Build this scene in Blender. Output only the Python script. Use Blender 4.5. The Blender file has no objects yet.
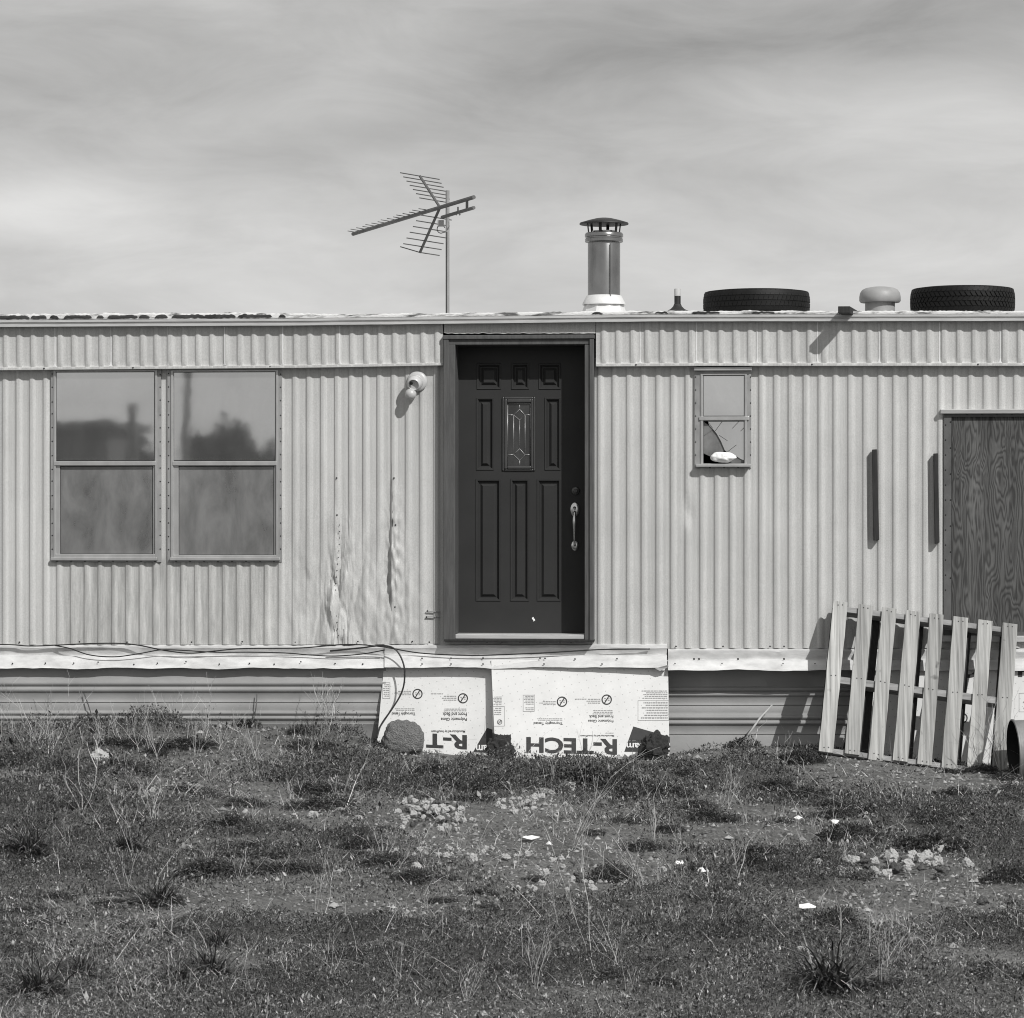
import bpy, math, random
import numpy as np
from mathutils import Vector, noise as mnoise
random.seed(7)
rng = np.random.default_rng(11)
S = bpy.context.scene
COL = S.collection
R = math.radians

# ------------------------------------------------------------------ camera model (used to measure the photo)
YAW = R(4.8); D = 20.4; H = 1.60; F = 2896.0; CX, CY = 512.0, 509.0
CAM = Vector((D*math.sin(YAW), -D*math.cos(YAW), H))
AX = Vector((-math.sin(YAW), math.cos(YAW), 0)); RT = Vector((math.cos(YAW), math.sin(YAW), 0)); UP = Vector((0, 0, 1))
def ray(px, py): return AX*F + RT*(px-CX) + UP*(CY-py)
def W(px, py, y=0.0):
    r = ray(px, py); t = (y-CAM.y)/r.y
    return CAM + r*t
def onplane(px, py, p0, n):
    r = ray(px, py); t = (p0-CAM).dot(n)/r.dot(n)
    return CAM + r*t
def proj(p):
    d = Vector(p)-CAM; z = d.dot(AX)
    return CX + F*d.dot(RT)/z, CY - F*d.z/z
def lin(x, pts):
    return float(np.interp(x, [p[0] for p in pts], [p[1] for p in pts]))

# ------------------------------------------------------------------ numpy value noise
_T = rng.random((256, 256))
def vn(x, y):
    x = np.asarray(x, float); y = np.asarray(y, float)
    xi = np.floor(x).astype(int); yi = np.floor(y).astype(int)
    fx = x-xi; fy = y-yi; fx = fx*fx*(3-2*fx); fy = fy*fy*(3-2*fy)
    a = _T[xi & 255, yi & 255]; b = _T[(xi+1) & 255, yi & 255]; c = _T[xi & 255, (yi+1) & 255]; d = _T[(xi+1) & 255, (yi+1) & 255]
    return (a*(1-fx)+b*fx)*(1-fy)+(c*(1-fx)+d*fx)*fy
def fbm(x, y, o=4):
    s = 0; a = .5; t = 0
    for k in range(o):
        s = s+a*vn(x*2**k+17.3*k, y*2**k+5.1*k); t += a; a *= .5
    return s/t
_ZX = [(p-512)/146 for p in (-400, 0, 250, 330, 400, 450, 500, 660, 715, 760, 830, 900, 1000, 1100, 1450)]
_ZV = [.085, .070, .06, .01, -.11, -.155, -.168, -.165, -.10, -.075, -.075, -.130, -.205, -.225, -.23]
def gz(x, y):
    x = np.asarray(x, float); y = np.asarray(y, float)
    near = np.exp(-((x/14)**2+((y+6)/14)**2))
    wl = np.clip((y+1.7)/1.35, 0, 1); wl = wl*wl*(3-2*wl)
    base = wl*np.interp(x, _ZX, _ZV) + (1-wl)*(-.125-.010*np.clip(x, -6, 6))
    h = base + (fbm(x*.45+3, y*.45+9, 3)-.5)*.16 + (fbm(x*2.1, y*2.1, 3)-.5)*.075
    wallflat = np.clip((y+1.4)/1.4, 0, 1)
    h = h*(1-.8*wallflat) + .8*wallflat*base
    return h*near - .02*(1-near)
def G(px, py):
    z = 0.0
    r = ray(px, py)
    for _ in range(12):
        t = (z-CAM.z)/r.z; p = CAM+r*t; z = float(gz(p.x, p.y))
    return Vector((p.x, p.y, z))

# ------------------------------------------------------------------ materials
TINT = (1, 1, .995)
def grey(v): return (v*TINT[0], v*TINT[1], v*TINT[2], 1)
class NT:
    def __init__(s, name):
        s.m = bpy.data.materials.new(name); s.m.use_nodes = True; s.t = s.m.node_tree; s.n = s.t.nodes; s.l = s.t.links
        s.b = s.n['Principled BSDF']; s.tc = s.n.new('ShaderNodeTexCoord'); s.out = s.n['Material Output']
    def noise(s, scale, stretch=(1, 1, 1), detail=6, rough=.6, dist=0, loc=(0, 0, 0)):
        mp = s.n.new('ShaderNodeMapping'); mp.inputs['Scale'].default_value = stretch; mp.inputs['Location'].default_value = loc
        s.l.new(s.tc.outputs['Object'], mp.inputs['Vector'])
        t = s.n.new('ShaderNodeTexNoise'); t.inputs['Scale'].default_value = scale; t.inputs['Detail'].default_value = detail
        t.inputs['Roughness'].default_value = rough; t.inputs['Distortion'].default_value = dist
        s.l.new(mp.outputs[0], t.inputs['Vector']); return t.outputs['Fac']
    def ramp(s, fac, stops):
        r = s.n.new('ShaderNodeValToRGB'); e = r.color_ramp.elements
        while len(e) < len(stops): e.new(.5)
        for k, (p, v) in enumerate(stops): e[k].position = p; e[k].color = grey(v)
        s.l.new(fac, r.inputs[0]); return r.outputs[0]
    def mul(s, a, b, f=1.0, mode='MULTIPLY'):
        m = s.n.new('ShaderNodeMixRGB'); m.blend_type = mode; m.inputs[0].default_value = f
        s.l.new(a, m.inputs[1]); s.l.new(b, m.inputs[2]); return m.outputs[0]
    def math(s, op, a, b=None):
        m = s.n.new('ShaderNodeMath'); m.operation = op
        for k, v in enumerate((a, b)):
            if v is None: continue
            if isinstance(v, (int, float)): m.inputs[k].default_value = v
            else: s.l.new(v, m.inputs[k])
        return m.outputs[0]
    def bump(s, fac, strength=.3, dist=.01):
        b = s.n.new('ShaderNodeBump'); b.inputs['Strength'].default_value = strength; b.inputs['Distance'].default_value = dist
        s.l.new(fac, b.inputs['Height']); s.l.new(b.outputs[0], s.b.inputs['Normal'])
    def fin(s, col=None, rough=.6, metal=0, spec=.5):
        if col is not None:
            if isinstance(col, (int, float)): s.b.inputs['Base Color'].default_value = grey(col)
            else: s.l.new(col, s.b.inputs['Base Color'])
        s.b.inputs['Roughness'].default_value = rough; s.b.inputs['Metallic'].default_value = metal
        s.b.inputs['Specular IOR Level'].default_value = spec
        return s.m
def simple(name, lo, hi, scale=6, stretch=(1, 1, 1), rough=.6, metal=0, bump=0, bscale=None, spec=.5, bd=.01, p=(.3, .7)):
    t = NT(name); f = t.noise(scale, stretch)
    c = t.ramp(f, [(p[0], lo), (p[1], hi)])
    if bump: t.bump(t.noise(bscale or scale*4, stretch), bump, bd)
    return t.fin(c, rough, metal, spec)
def island(name, stops, rough=.7, spec=.3):
    t = NT(name); g = t.n.new('ShaderNodeNewGeometry')
    return t.fin(t.ramp(g.outputs['Random Per Island'], stops), rough, 0, spec)

def mk_siding(name, a=.475, b=.58, dirt=.66, stain=False):
    t = NT(name)
    c = t.ramp(t.noise(3.2, (14, 14, .12), 4), [(.25, a), (.75, b)])
    bl = t.ramp(t.noise(1.6, (1, 1, .7), 8, .7), [(.35, .88), (.65, 1.04)])
    st = t.ramp(t.noise(9, (7, 7, .30), 8, .75, loc=(3, 1, 2)), [(.30, dirt), (.52, 1)])
    sp = t.ramp(t.noise(160, (1, 1, .6), 2), [(.3, .84), (.65, 1.04)])
    c = t.mul(t.mul(t.mul(c, bl), st, .32), sp)
    if stain:
        # dirt streaks washed down under the paired windows
        sx = t.n.new('ShaderNodeSeparateXYZ'); t.l.new(t.tc.outputs['Object'], sx.inputs[0])
        def win(v, a, b, e):
            m1 = t.n.new('ShaderNodeMapRange'); m1.inputs[1].default_value = a-e; m1.inputs[2].default_value = a+e; t.l.new(v, m1.inputs[0])
            m2 = t.n.new('ShaderNodeMapRange'); m2.inputs[1].default_value = b+e; m2.inputs[2].default_value = b-e; t.l.new(v, m2.inputs[0])
            return t.math('MULTIPLY', m1.outputs[0], m2.outputs[0])
        box = t.math('MULTIPLY', win(sx.outputs['X'], W(60, 600).x, W(276, 600).x, .05), win(sx.outputs['Z'], W(165, 660).z, W(165, 558).z, .02))
        dk = t.ramp(t.noise(6, (6, 1, .5), 6, .7, loc=(9, 0, 3)), [(.36, .70), (.60, 1)])
        mx = t.n.new('ShaderNodeMixRGB'); mx.blend_type = 'MULTIPLY'; t.l.new(box, mx.inputs[0]); t.l.new(c, mx.inputs[1]); t.l.new(dk, mx.inputs[2]); c = mx.outputs[0]
    t.bump(t.noise(14, (1, 1, .4), 4), .12, .006)
    return t.fin(c, .48, 0, .45)
M = {}
M['siding'] = mk_siding('painted_siding', stain=True)
M['band'] = mk_siding('painted_fascia', .465, .575, .68)
M['skirt'] = simple('skirting_metal', .24, .32, 2.5, (1, 1, 2), .5, 0, .1, 20)
M['flash'] = simple('white_flashing', .44, .70, 6, (1, 1, 3), .5, 0, .3, 18, bd=.008)
M['rail'] = simple('aluminium_trim', .42, .60, 8, (.4, 1, 4), .42, .2, .1, 30)
M['alu'] = simple('window_aluminium', .40, .52, 10, (1, 1, .5), .38, .55, .05, 40)
M['aludark'] = simple('window_flange', .26, .38, 12, (1, 1, .6), .5, .3)
M['wood_trim'] = simple('door_frame_paint', .055, .095, 6, (6, 6, .7), .6, 0, .3, 30, bd=.004)
M['door'] = simple('dark_door_paint', .031, .038, 3, (1, 1, 1), .5, 0, .05, 200, spec=.18, bd=.002)
M['brass'] = simple('polished_metal', .55, .75, 20, rough=.22, metal=1)
M['tarnish'] = simple('tarnished_metal', .08, .14, 20, rough=.4, metal=.8)
M['black'] = simple('black_rubber', .012, .02, 20, rough=.55)
M['gap'] = simple('dark_gap', .008, .012, 20, rough=.9)
M['tyre'] = simple('tyre_rubber', .005, .010, 14, rough=.6, bump=.15, bscale=60, spec=.25, bd=.004)
M['darkwood'] = simple('dark_weathered_wood', .011, .032, 7, (9, 9, .8), .8, 0, .4, 30, bd=.004)
M['galv'] = simple('galvanised_steel', .22, .36, 5, (1, 1, .6), .24, .95, .03, 30)
M['galvwhite'] = simple('pale_metal_flashing', .62, .78, 8, rough=.45, metal=.15)
M['ventgrey'] = simple('grey_vent_paint', .26, .34, 8, rough=.5)
M['soot'] = simple('sooty_cap', .02, .035, 12, rough=.5, metal=.2)
M['shard'] = simple('tilted_glass_grey', .09, .22, 9, rough=.3)  # grey colour stands in for tilted shards that reflect no sky
M['framedark'] = simple('dull_window_frame', .08, .13, 12, (1, 1, .6), .55, .2)
M['seamlit'] = simple('bright_seam_strip', .66, .78, 20, rough=.5)
M['mast'] = simple('mast_steel', .30, .40, 9, rough=.4, metal=.5)
M['antenna'] = simple('antenna_aluminium', .10, .17, 9, rough=.5, metal=.4)
M['white'] = simple('white_ceramic', .44, .58, 10, rough=.35)
M['bulb'] = simple('frosted_bulb', .42, .52, 10, rough=.3)
M['roof'] = simple('roof_coating', .30, .66, 12, (1, 1, 1), .8, 0, .5, 40)
M['coat'] = simple('flaking_roof_coating', .10, .68, 7, (1.2, 3, 6), .8, 0, .6, 40, p=(.36, .52))
M['tar'] = simple('torn_roofing_felt', .012, .05, 12, (1, 1, 2), .85, 0, .5, 40)
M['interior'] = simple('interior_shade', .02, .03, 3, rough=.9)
M['rivet'] = simple('dark_rivet', .008, .02, 30, rough=.5, metal=.3)
M['rag'] = simple('white_rag', .78, .86, 12, rough=.85, bump=.4, bscale=30)
M['ink'] = simple('black_print', .022, .035, 20, rough=.6)
M['inkgrey'] = simple('grey_print', .25, .33, 20, rough=.7)
M['inkwhite'] = simple('white_print', .72, .80, 20, rough=.6)
M['cable'] = simple('cable_sheath', .012, .02, 20, rough=.45)
M['drystem'] = island('dry_stem', [(0, .20), (.5, .38), (1, .62)], .8)
M['paper'] = simple('white_paper', .76, .88, 9, rough=.8)
M['stone'] = simple('pale_stone', .25, .52, 16, rough=.9, bump=.3, bscale=45, bd=.01)
M['stonedark'] = simple('dark_stone', .07, .17, 14, rough=.9, bump=.8, bscale=45, bd=.01)
M['lite'] = simple('door_light_surround', .045, .06, 8, rough=.4, spec=.35)
M['lava'] = simple('dark_rough_rock', .02, .10, 26, rough=.95, bump=1, bscale=35, bd=.02)
M['leaf'] = island('ground_cover_leaf', [(0, .020), (.45, .075), (.8, .16), (1, .42)])
M['bush'] = island('weed_leaf', [(0, .016), (.5, .046), (.85, .10), (1, .25)])
M['mat'] = island('mat_leaf', [(0, .016), (.5, .055), (.85, .12), (1, .30)])
M['blade'] = island('grass_blade', [(0, .016), (.6, .05), (.85, .14), (1, .40)], .55)
M['farleaf'] = island('far_leaf', [(0, .03), (1, .08)])
M['bark'] = simple('bark', .06, .12, 8, rough=.9)
M['shed'] = simple('weathered_shed_boards', .05, .09, 5, (6, 6, .5), .8)
M['bucket'] = simple('weathered_steel', .16, .27, 5, (2, 1, 1), .55, .2, .2, 25)
M['inside'] = simple('shaded_tub_inside', .008, .016, 8, rough=.9)  # inner wall coloured near black for the shade in the tub's mouth

# insulation board with a staggered dot pattern
def mk_board():
    t = NT('foil_faced_insulation')
    sx = t.n.new('ShaderNodeSeparateXYZ'); t.l.new(t.tc.outputs['Object'], sx.inputs[0])
    k = 1/.056
    u = t.math('MULTIPLY', sx.outputs['X'], k); v = t.math('MULTIPLY', sx.outputs['Z'], k)
    a = t.math('ADD', u, t.math('MULTIPLY', v, .28)); b = t.math('SUBTRACT', v, t.math('MULTIPLY', u, .28))
    fa = t.math('SUBTRACT', t.math('FRACT', a), .5); fb = t.math('SUBTRACT', t.math('FRACT', b), .5)
    d = t.math('SQRT', t.math('ADD', t.math('MULTIPLY', fa, fa), t.math('MULTIPLY', fb, fb)))
    dots = t.ramp(d, [(.05, .66), (.09, 1)])
    c = t.mul(t.ramp(t.noise(5, detail=8), [(.3, .64), (.7, .74)]), dots)
    t.bump(t.noise(9, detail=4), .08, .01)
    return t.fin(c, .42, 0, .5)
M['board'] = mk_board()
def mk_ply():
    t = NT('weathered_plywood')
    f = t.noise(1.0, (6.5, .1, 1.3), 3, .45, .3)
    lx = t.n.new('ShaderNodeSeparateXYZ'); t.l.new(t.tc.outputs['Object'], lx.inputs[0])
    fine = t.noise(1.0, (55, 20, 3.0), 6, .6)
    ph = t.math('ADD', t.math('ADD', t.math('MULTIPLY', f, 150), t.math('MULTIPLY', lx.outputs['X'], 150)), t.math('MULTIPLY', fine, 5.0))
    s = t.math('ADD', t.math('MULTIPLY', t.math('SINE', ph), .5), .5)
    c = t.ramp(s, [(.0, .048), (.45, .080), (1, .105)])
    pz = t.ramp(t.noise(1.0, (7, 3, .5), 6, .6, loc=(5, 2, 1)), [(.3, .55), (.7, 1.45)])
    c = t.mul(c, pz); c = t.mul(c, t.ramp(fine, [(.25, .7), (.6, 1.1)]))
    t.bump(s, .25, .003)
    return t.fin(c, .8, 0, .25)
M['ply'] = mk_ply()
def mk_palletwood():
    t = NT('bleached_pallet_wood')
    f = t.noise(1.0, (26, .4, .55), 3, .5, .1)
    fine = t.noise(1.0, (75, 1, 1.8), 6, .65)
    s = t.math('ADD', t.math('MULTIPLY', t.math('SINE', t.math('MULTIPLY', f, 16)), .5), .5)
    g = t.n.new('ShaderNodeNewGeometry')
    c = t.ramp(s, [(0, .29), (.5, .40), (1, .45)])
    c = t.mul(c, t.ramp(fine, [(.3, .50), (.6, 1.10)]))
    c = t.mul(c, t.ramp(t.noise(3.5, (1.5, .3, .35), 6), [(.3, .78), (.7, 1.10)]))
    c = t.mul(c, t.ramp(t.noise(11, (1, 1, .7), 2, loc=(2, 7, 4)), [(.24, .45), (.32, 1)]))
    oi = t.n.new('ShaderNodeObjectInfo'); c = t.mul(c, t.ramp(oi.outputs['Random'], [(0, .74), (1, 1.08)]))
    t.bump(fine, .35, .003)
    return t.fin(c, .8, 0, .25)
M['pallet'] = mk_palletwood()
M['palletshade'] = simple('shaded_pallet_stringer', .16, .34, 9, (.8, 1, 5), .85, 0, .3, 30, bd=.003)  # stringers coloured darker, the slats' shadow put into the wood tone
def mk_dirt():
    t = NT('dry_dirt')
    c = t.ramp(t.noise(.9, detail=10, rough=.7), [(.3, .13), (.7, .25)])
    c = t.mul(c, t.ramp(t.noise(55, detail=4, rough=.7), [(.3, .55), (.7, 1.35)]))
    c = t.mul(c, t.ramp(t.noise(8, detail=8, rough=.7), [(.3, .7), (.7, 1.2)]))
    t.bump(t.noise(30, detail=8, rough=.75), .9, .03)
    return t.fin(c, .95, 0, .1)
M['dirt'] = mk_dirt()
def mk_glass(name, refl, lo, hi, rough):
    t = NT(name)
    c = t.ramp(t.noise(3.2, (1.6, 1, .7), 6, .62, .4), [(.3, lo), (.72, hi)])
    t.fin(c, .5, 0, .3)
    g = t.n.new('ShaderNodeBsdfGlossy'); g.inputs['Roughness'].default_value = rough; g.inputs['Color'].default_value = grey(.95)
    b = t.n.new('ShaderNodeBump'); b.inputs['Strength'].default_value = .02; b.inputs['Distance'].default_value = .01
    t.l.new(t.noise(3, detail=2), b.inputs['Height']); t.l.new(b.outputs[0], g.inputs['Normal'])
    mx = t.n.new('ShaderNodeMixShader')
    f = t.ramp(t.noise(1.5, (1, 1, .8), 6, .7, .8, (4, 2, 1)), [(.25, refl*.9), (.75, refl*1.08)])
    t.l.new(f, mx.inputs[0]); t.l.new(t.b.outputs[0], mx.inputs[1]); t.l.new(g.outputs[0], mx.inputs[2])
    t.l.new(mx.outputs[0], t.out.inputs['Surface'])
    return t.m
M['glass'] = mk_glass('upper_window_glass', .56, .10, .15, .03)
M['dirtyglass'] = mk_glass('dirty_lower_glass', .38, .13, .33, .08)
M['glass2'] = mk_glass('small_window_glass', .66, .05, .09, .03)
M['liteglass'] = mk_glass('textured_door_glass', .05, .008, .05, .25)

# ------------------------------------------------------------------ mesh builder
class MB:
    def __init__(s): s.v = []; s.f = []; s.mi = []
    def add(s, vs, fs, mi=0):
        o = len(s.v); s.v.extend([tuple(v) for v in vs]); s.f.extend([tuple(i+o for i in f) for f in fs]); s.mi.extend([mi]*len(fs)); return s
    def hexa(s, a, b, mi=0):   # a, b: two quads (front, back) of 4 points each
        s.add(list(a)+list(b), [(0, 1, 2, 3), (7, 6, 5, 4), (0, 4, 5, 1), (1, 5, 6, 2), (2, 6, 7, 3), (3, 7, 4, 0)], mi); return s
    def box(s, x0, x1, y0, y1, z0, z1, mi=0):
        return s.hexa([(x0, y0, z0), (x1, y0, z0), (x1, y0, z1), (x0, y0, z1)], [(x0, y1, z0), (x1, y1, z0), (x1, y1, z1), (x0, y1, z1)], mi)
    def obox(s, o, u, v, n, lu, lv, ln, mi=0):   # oriented box from corner o
        o = Vector(o); u = u*lu; v = v*lv; n = n*ln
        return s.hexa([o+n, o+u+n, o+u+v+n, o+v+n], [o, o+u, o+u+v, o+v], mi)
    def tube(s, pts, rad, n=8, cap=True, mi=0):
        pts = [Vector(p) for p in pts]; rad = rad if hasattr(rad, '__len__') else [rad]*len(pts)
        vs = []; prev = None
        for i, p in enumerate(pts):
            d = (pts[min(i+1, len(pts)-1)]-pts[max(i-1, 0)])
            if d.length < 1e-9: d = Vector((0, 0, 1))
            d.normalize()
            a = prev if prev is not None else (Vector((0, 0, 1)) if abs(d.z) < .9 else Vector((1, 0, 0)))
            a = (a-d*a.dot(d)); a.normalize(); b = d.cross(a); prev = a
            for k in range(n):
                t = 2*math.pi*k/n; vs.append(p+(a*math.cos(t)+b*math.sin(t))*rad[i])
        fs = []
        for i in range(len(pts)-1):
            for k in range(n):
                k2 = (k+1) % n; fs.append((i*n+k, i*n+k2, (i+1)*n+k2, (i+1)*n+k))
        if cap:
            fs.append(tuple(reversed(range(n)))); fs.append(tuple(range((len(pts)-1)*n, len(pts)*n)))
        return s.add(vs, fs, mi)
    def lathe(s, prof, c=(0, 0, 0), n=32, axis=None, mi=0):   # prof: (r, h)
        c = Vector(c); ax = Vector(axis or (0, 0, 1)).normalized()
        a = Vector((1, 0, 0)) if abs(ax.x) < .9 else Vector((0, 1, 0)); a = (a-ax*a.dot(ax)).normalized(); b = ax.cross(a)
        vs = []
        for r, h in prof:
            for k in range(n):
                t = 2*math.pi*k/n; vs.append(c+ax*h+(a*math.cos(t)+b*math.sin(t))*r)
        fs = [(i*n+k, i*n+(k+1) % n, (i+1)*n+(k+1) % n, (i+1)*n+k) for i in range(len(prof)-1) for k in range(n)]
        return s.add(vs, fs, mi)
    def grid(s, nc, nr, fn, mi=0, skip=None):
        o = [fn(i, j) for j in range(nr) for i in range(nc)]
        fs = [(j*nc+i, j*nc+i+1, (j+1)*nc+i+1, (j+1)*nc+i) for j in range(nr-1) for i in range(nc-1) if not (skip and skip(i, j))]
        return s.add(o, fs, mi)
    def build(s, name, mats, parent=None, smooth=False, auto=None, bevel=0):
        me = bpy.data.meshes.new(name); me.from_pydata(s.v, [], s.f)
        for m in (mats if isinstance(mats, list) else [mats]): me.materials.append(m)
        me.polygons.foreach_set('material_index', s.mi)
        if smooth or auto: me.polygons.foreach_set('use_smooth', [True]*len(me.polygons))
        me.update()
        o = bpy.data.objects.new(name, me); COL.objects.link(o)
        if auto is not None: me.set_sharp_from_angle(angle=R(auto))
        if bevel:
            b = o.modifiers.new('bevel', 'BEVEL'); b.width = bevel; b.segments = 2; b.limit_method = 'ANGLE'
        if parent:
            o.parent = parent
            pw = parent.get('_w', None)
            o.matrix_parent_inverse = parent.matrix_basis.inverted() if parent.parent is None else (parent.parent.matrix_basis @ parent.matrix_basis).inverted() if False else parent.matrix_world.inverted()
        return o
def npmesh(name, verts, nper, mat, parent=None, tris=None):   # verts (N,nper,3) -> N separate polygons
    N = len(verts); me = bpy.data.meshes.new(name)
    me.vertices.add(N*nper); me.vertices.foreach_set('co', np.ascontiguousarray(verts, dtype=np.float32).ravel())
    me.loops.add(N*nper); me.loops.foreach_set('vertex_index', np.arange(N*nper, dtype=np.int32))
    me.polygons.add(N); me.polygons.foreach_set('loop_start', np.arange(0, N*nper, nper, dtype=np.int32))
    me.materials.append(mat); me.update(calc_edges=True); me.validate()
    o = bpy.data.objects.new(name, me); COL.objects.link(o)
    if parent: o.parent = parent
    return o
def tag(o, label=None, cat=None, group=None, kind=None):
    if label: o['label'] = label
    if cat: o['category'] = cat
    if group: o['group'] = group
    if kind: o['kind'] = kind
    return o
def thing(name, label, cat, loc=(0, 0, 0), group=None):
    o = bpy.data.objects.new(name, None); COL.objects.link(o); o.location = loc; o.empty_display_size = .1
    bpy.context.view_layer.update()
    return tag(o, label, cat, group)
def crom(pts, n=6):
    pts = [Vector(p) for p in pts]; P = [pts[0]]+pts+[pts[-1]]; out = []
    for i in range(1, len(P)-2):
        for k in range(n):
            t = k/n; a, b, c, d = P[i-1], P[i], P[i+1], P[i+2]
            out.append(.5*((2*b)+(c-a)*t+(2*a-5*b+4*c-d)*t*t+(3*b-a-3*c+d)*t**3))
    out.append(pts[-1]); return out

# ------------------------------------------------------------------ the mobile home
home = thing('mobile_home', 'long corrugated pale metal trailer home with a dark panelled door and stained skirting', 'mobile home', W(512, 736, 0))
PX0, PX1 = -420, 1450
X0, X1 = W(PX0, 509).x, W(PX1, 509).x

def ridge(u):   # one corrugation, 0..1 -> 0..1 : steep rise, rounded crest, gentle fall, flat pan
    u = u % 1.0
    if u < .13: t = u/.13; return t*t*(3-2*t)*.86
    if u < .30: t = (u-.13)/.17; return .86+.14*math.sin(t*math.pi/2)
    if u < .58: t = (u-.30)/.28; return 1-t*t*(3-2*t)
    return .04*math.sin((u-.58)/.42*math.pi)
US = [0, .04, .085, .13, .16, .22, .30, .37, .44, .51, .58, .72, .86]
def phase(px, anchor):
    per = lambda q: 13.65+.0016*(q-50)
    return (math.log(per(px))-math.log(per(anchor)))/.0016
def px_of_phase(p, anchor):
    per0 = 13.65+.0016*(anchor-50)
    return (per0*math.exp(p*.0016)-13.65)/.0016+50
def columns(pa, pb, anchor, extra=()):
    k0 = math.floor(phase(pa, anchor))-1; k1 = math.ceil(phase(pb, anchor))+1
    c = [px_of_phase(k+u, anchor) for k in range(k0, k1) for u in US]
    c = [q for q in c if pa < q < pb]+[pa, pb]+list(extra)
    c = sorted(set(round(q, 3) for q in c))
    return c

def crumple(px, py):
    """dents of the loose sheet left of the door: offset towards the viewer (m), corrugation factor"""
    d = 0.0; k = 1.0
    n1 = mnoise.noise(Vector((px*.11, py*.045, 3.1))); n2 = mnoise.noise(Vector((px*.25, py*.11, 9.7)))
    # seam at 338
    w = (math.exp(-((px-338-4*math.sin(py*.05))/11)**2)+.3*math.exp(-((px-346)/10)**2))*lin(py, [(500, 0), (545, .5), (575, .9), (640, .9)])
    n3 = mnoise.noise(Vector((px*.45, py*.16, 2.2))); vo = mnoise.voronoi(Vector((px*.10, py*.020, 1.3)))[0]; d += w*(.075*(vo[1]-vo[0])-.018*abs(n3)-.006); k -= .75*min(1, w)
    # open seam and fold at 392
    w = math.exp(-((px-394)/8)**2)*lin(py, [(470, 0), (520, .6), (580, 1), (612, .4), (640, .25)])
    d += w*(.016+.022*n2); k -= .4*min(1, w)
    if px < 391.5:
        w2 = math.exp(-((px-390)/6)**2)*lin(py, [(460, 0), (540, .5), (575, 1), (600, .6), (612, 0)])
        d -= .040*w2
    # large buckles and folds with sharp creases
    w = lin(px, [(282, 0), (305, .6), (345, 1), (400, .8), (432, 0)])*lin(py, [(490, 0), (560, .7), (645, 1)])
    f1 = abs(mnoise.noise(Vector((px*.035+py*.012, py*.016, 6.6)))); f2 = abs(mnoise.noise(Vector((px*.06-py*.03, py*.03, 12.1))))
    vo = mnoise.voronoi(Vector((px*.050+py*.008, py*.010, 5.3)))[0]; d += w*(.030*(.35-f1)+.050*(vo[1]-vo[0])); k -= .45*w
    # general softness at the foot of the sheet
    w = lin(px, [(270, 0), (300, 1), (410, 1), (440, 0)])*lin(py, [(520, 0), (600, 1), (645, 1)])
    d += w*.007*(n1+.6*n2); k -= .30*w
    # faint large dents everywhere
    d += .0025*mnoise.noise(Vector((px*.02, py*.013, 1.7)))
    # small dent right of the door
    w = math.exp(-((px-688)/5)**2-((py-512)/10)**2); d -= .018*w; k -= .6*w
    return d, max(.12, k)

OPEN = [(53, 160.5, 366, 561), (169, 281, 366, 561), (446, 592, 325, 642), (696.5, 749.5, 366, 467), (946, 1192, 411, 637)]
def siding(name, pa, pb, anchor, bottom):
    ops = [o for o in OPEN if o[1] > pa and o[0] < pb]
    cols = columns(pa, pb, anchor, [e for o in ops for e in o[:2] if pa < e < pb]+(list(np.arange(284, 412, .9)) if pb < 450 else []))
    rows = sorted(set([358, 362] + (list(np.arange(370, 460, 15))+list(np.arange(460, 642, 2.6)) if pb < 450 else list(np.arange(370, 640, 8))) + [e for o in ops for e in o[2:] if 360 < e < 640] + [643, 646]))
    nc, nr = len(cols), len(rows)
    def fn(i, j):
        px, py = cols[i], rows[j]
        if j == nr-1: py = lin(px, bottom)
        a = .0130*ridge(phase(px, anchor)); d, k = crumple(px, py)
        p = W(px, py, 0.0)
        return (p.x, -a*k-d, p.z)
    def skip(i, j):
        cx = (cols[i]+cols[i+1])/2; cy = (rows[j]+rows[j+1])/2
        return any(o[0] < cx < o[1] and o[2] < cy < o[3] for o in ops)
    return MB().grid(nc, nr, fn, 0, skip).build(name, M['siding'], home, auto=38)
BOT_L = [(0, 644.5), (300, 644.5), (446, 643.5)]
BOT_R = [(590, 650), (700, 648), (1024, 648)]
siding('siding', PX0, 446, 28.7, BOT_L)
siding('siding', 592, PX1, 846.7, BOT_R)

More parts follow.
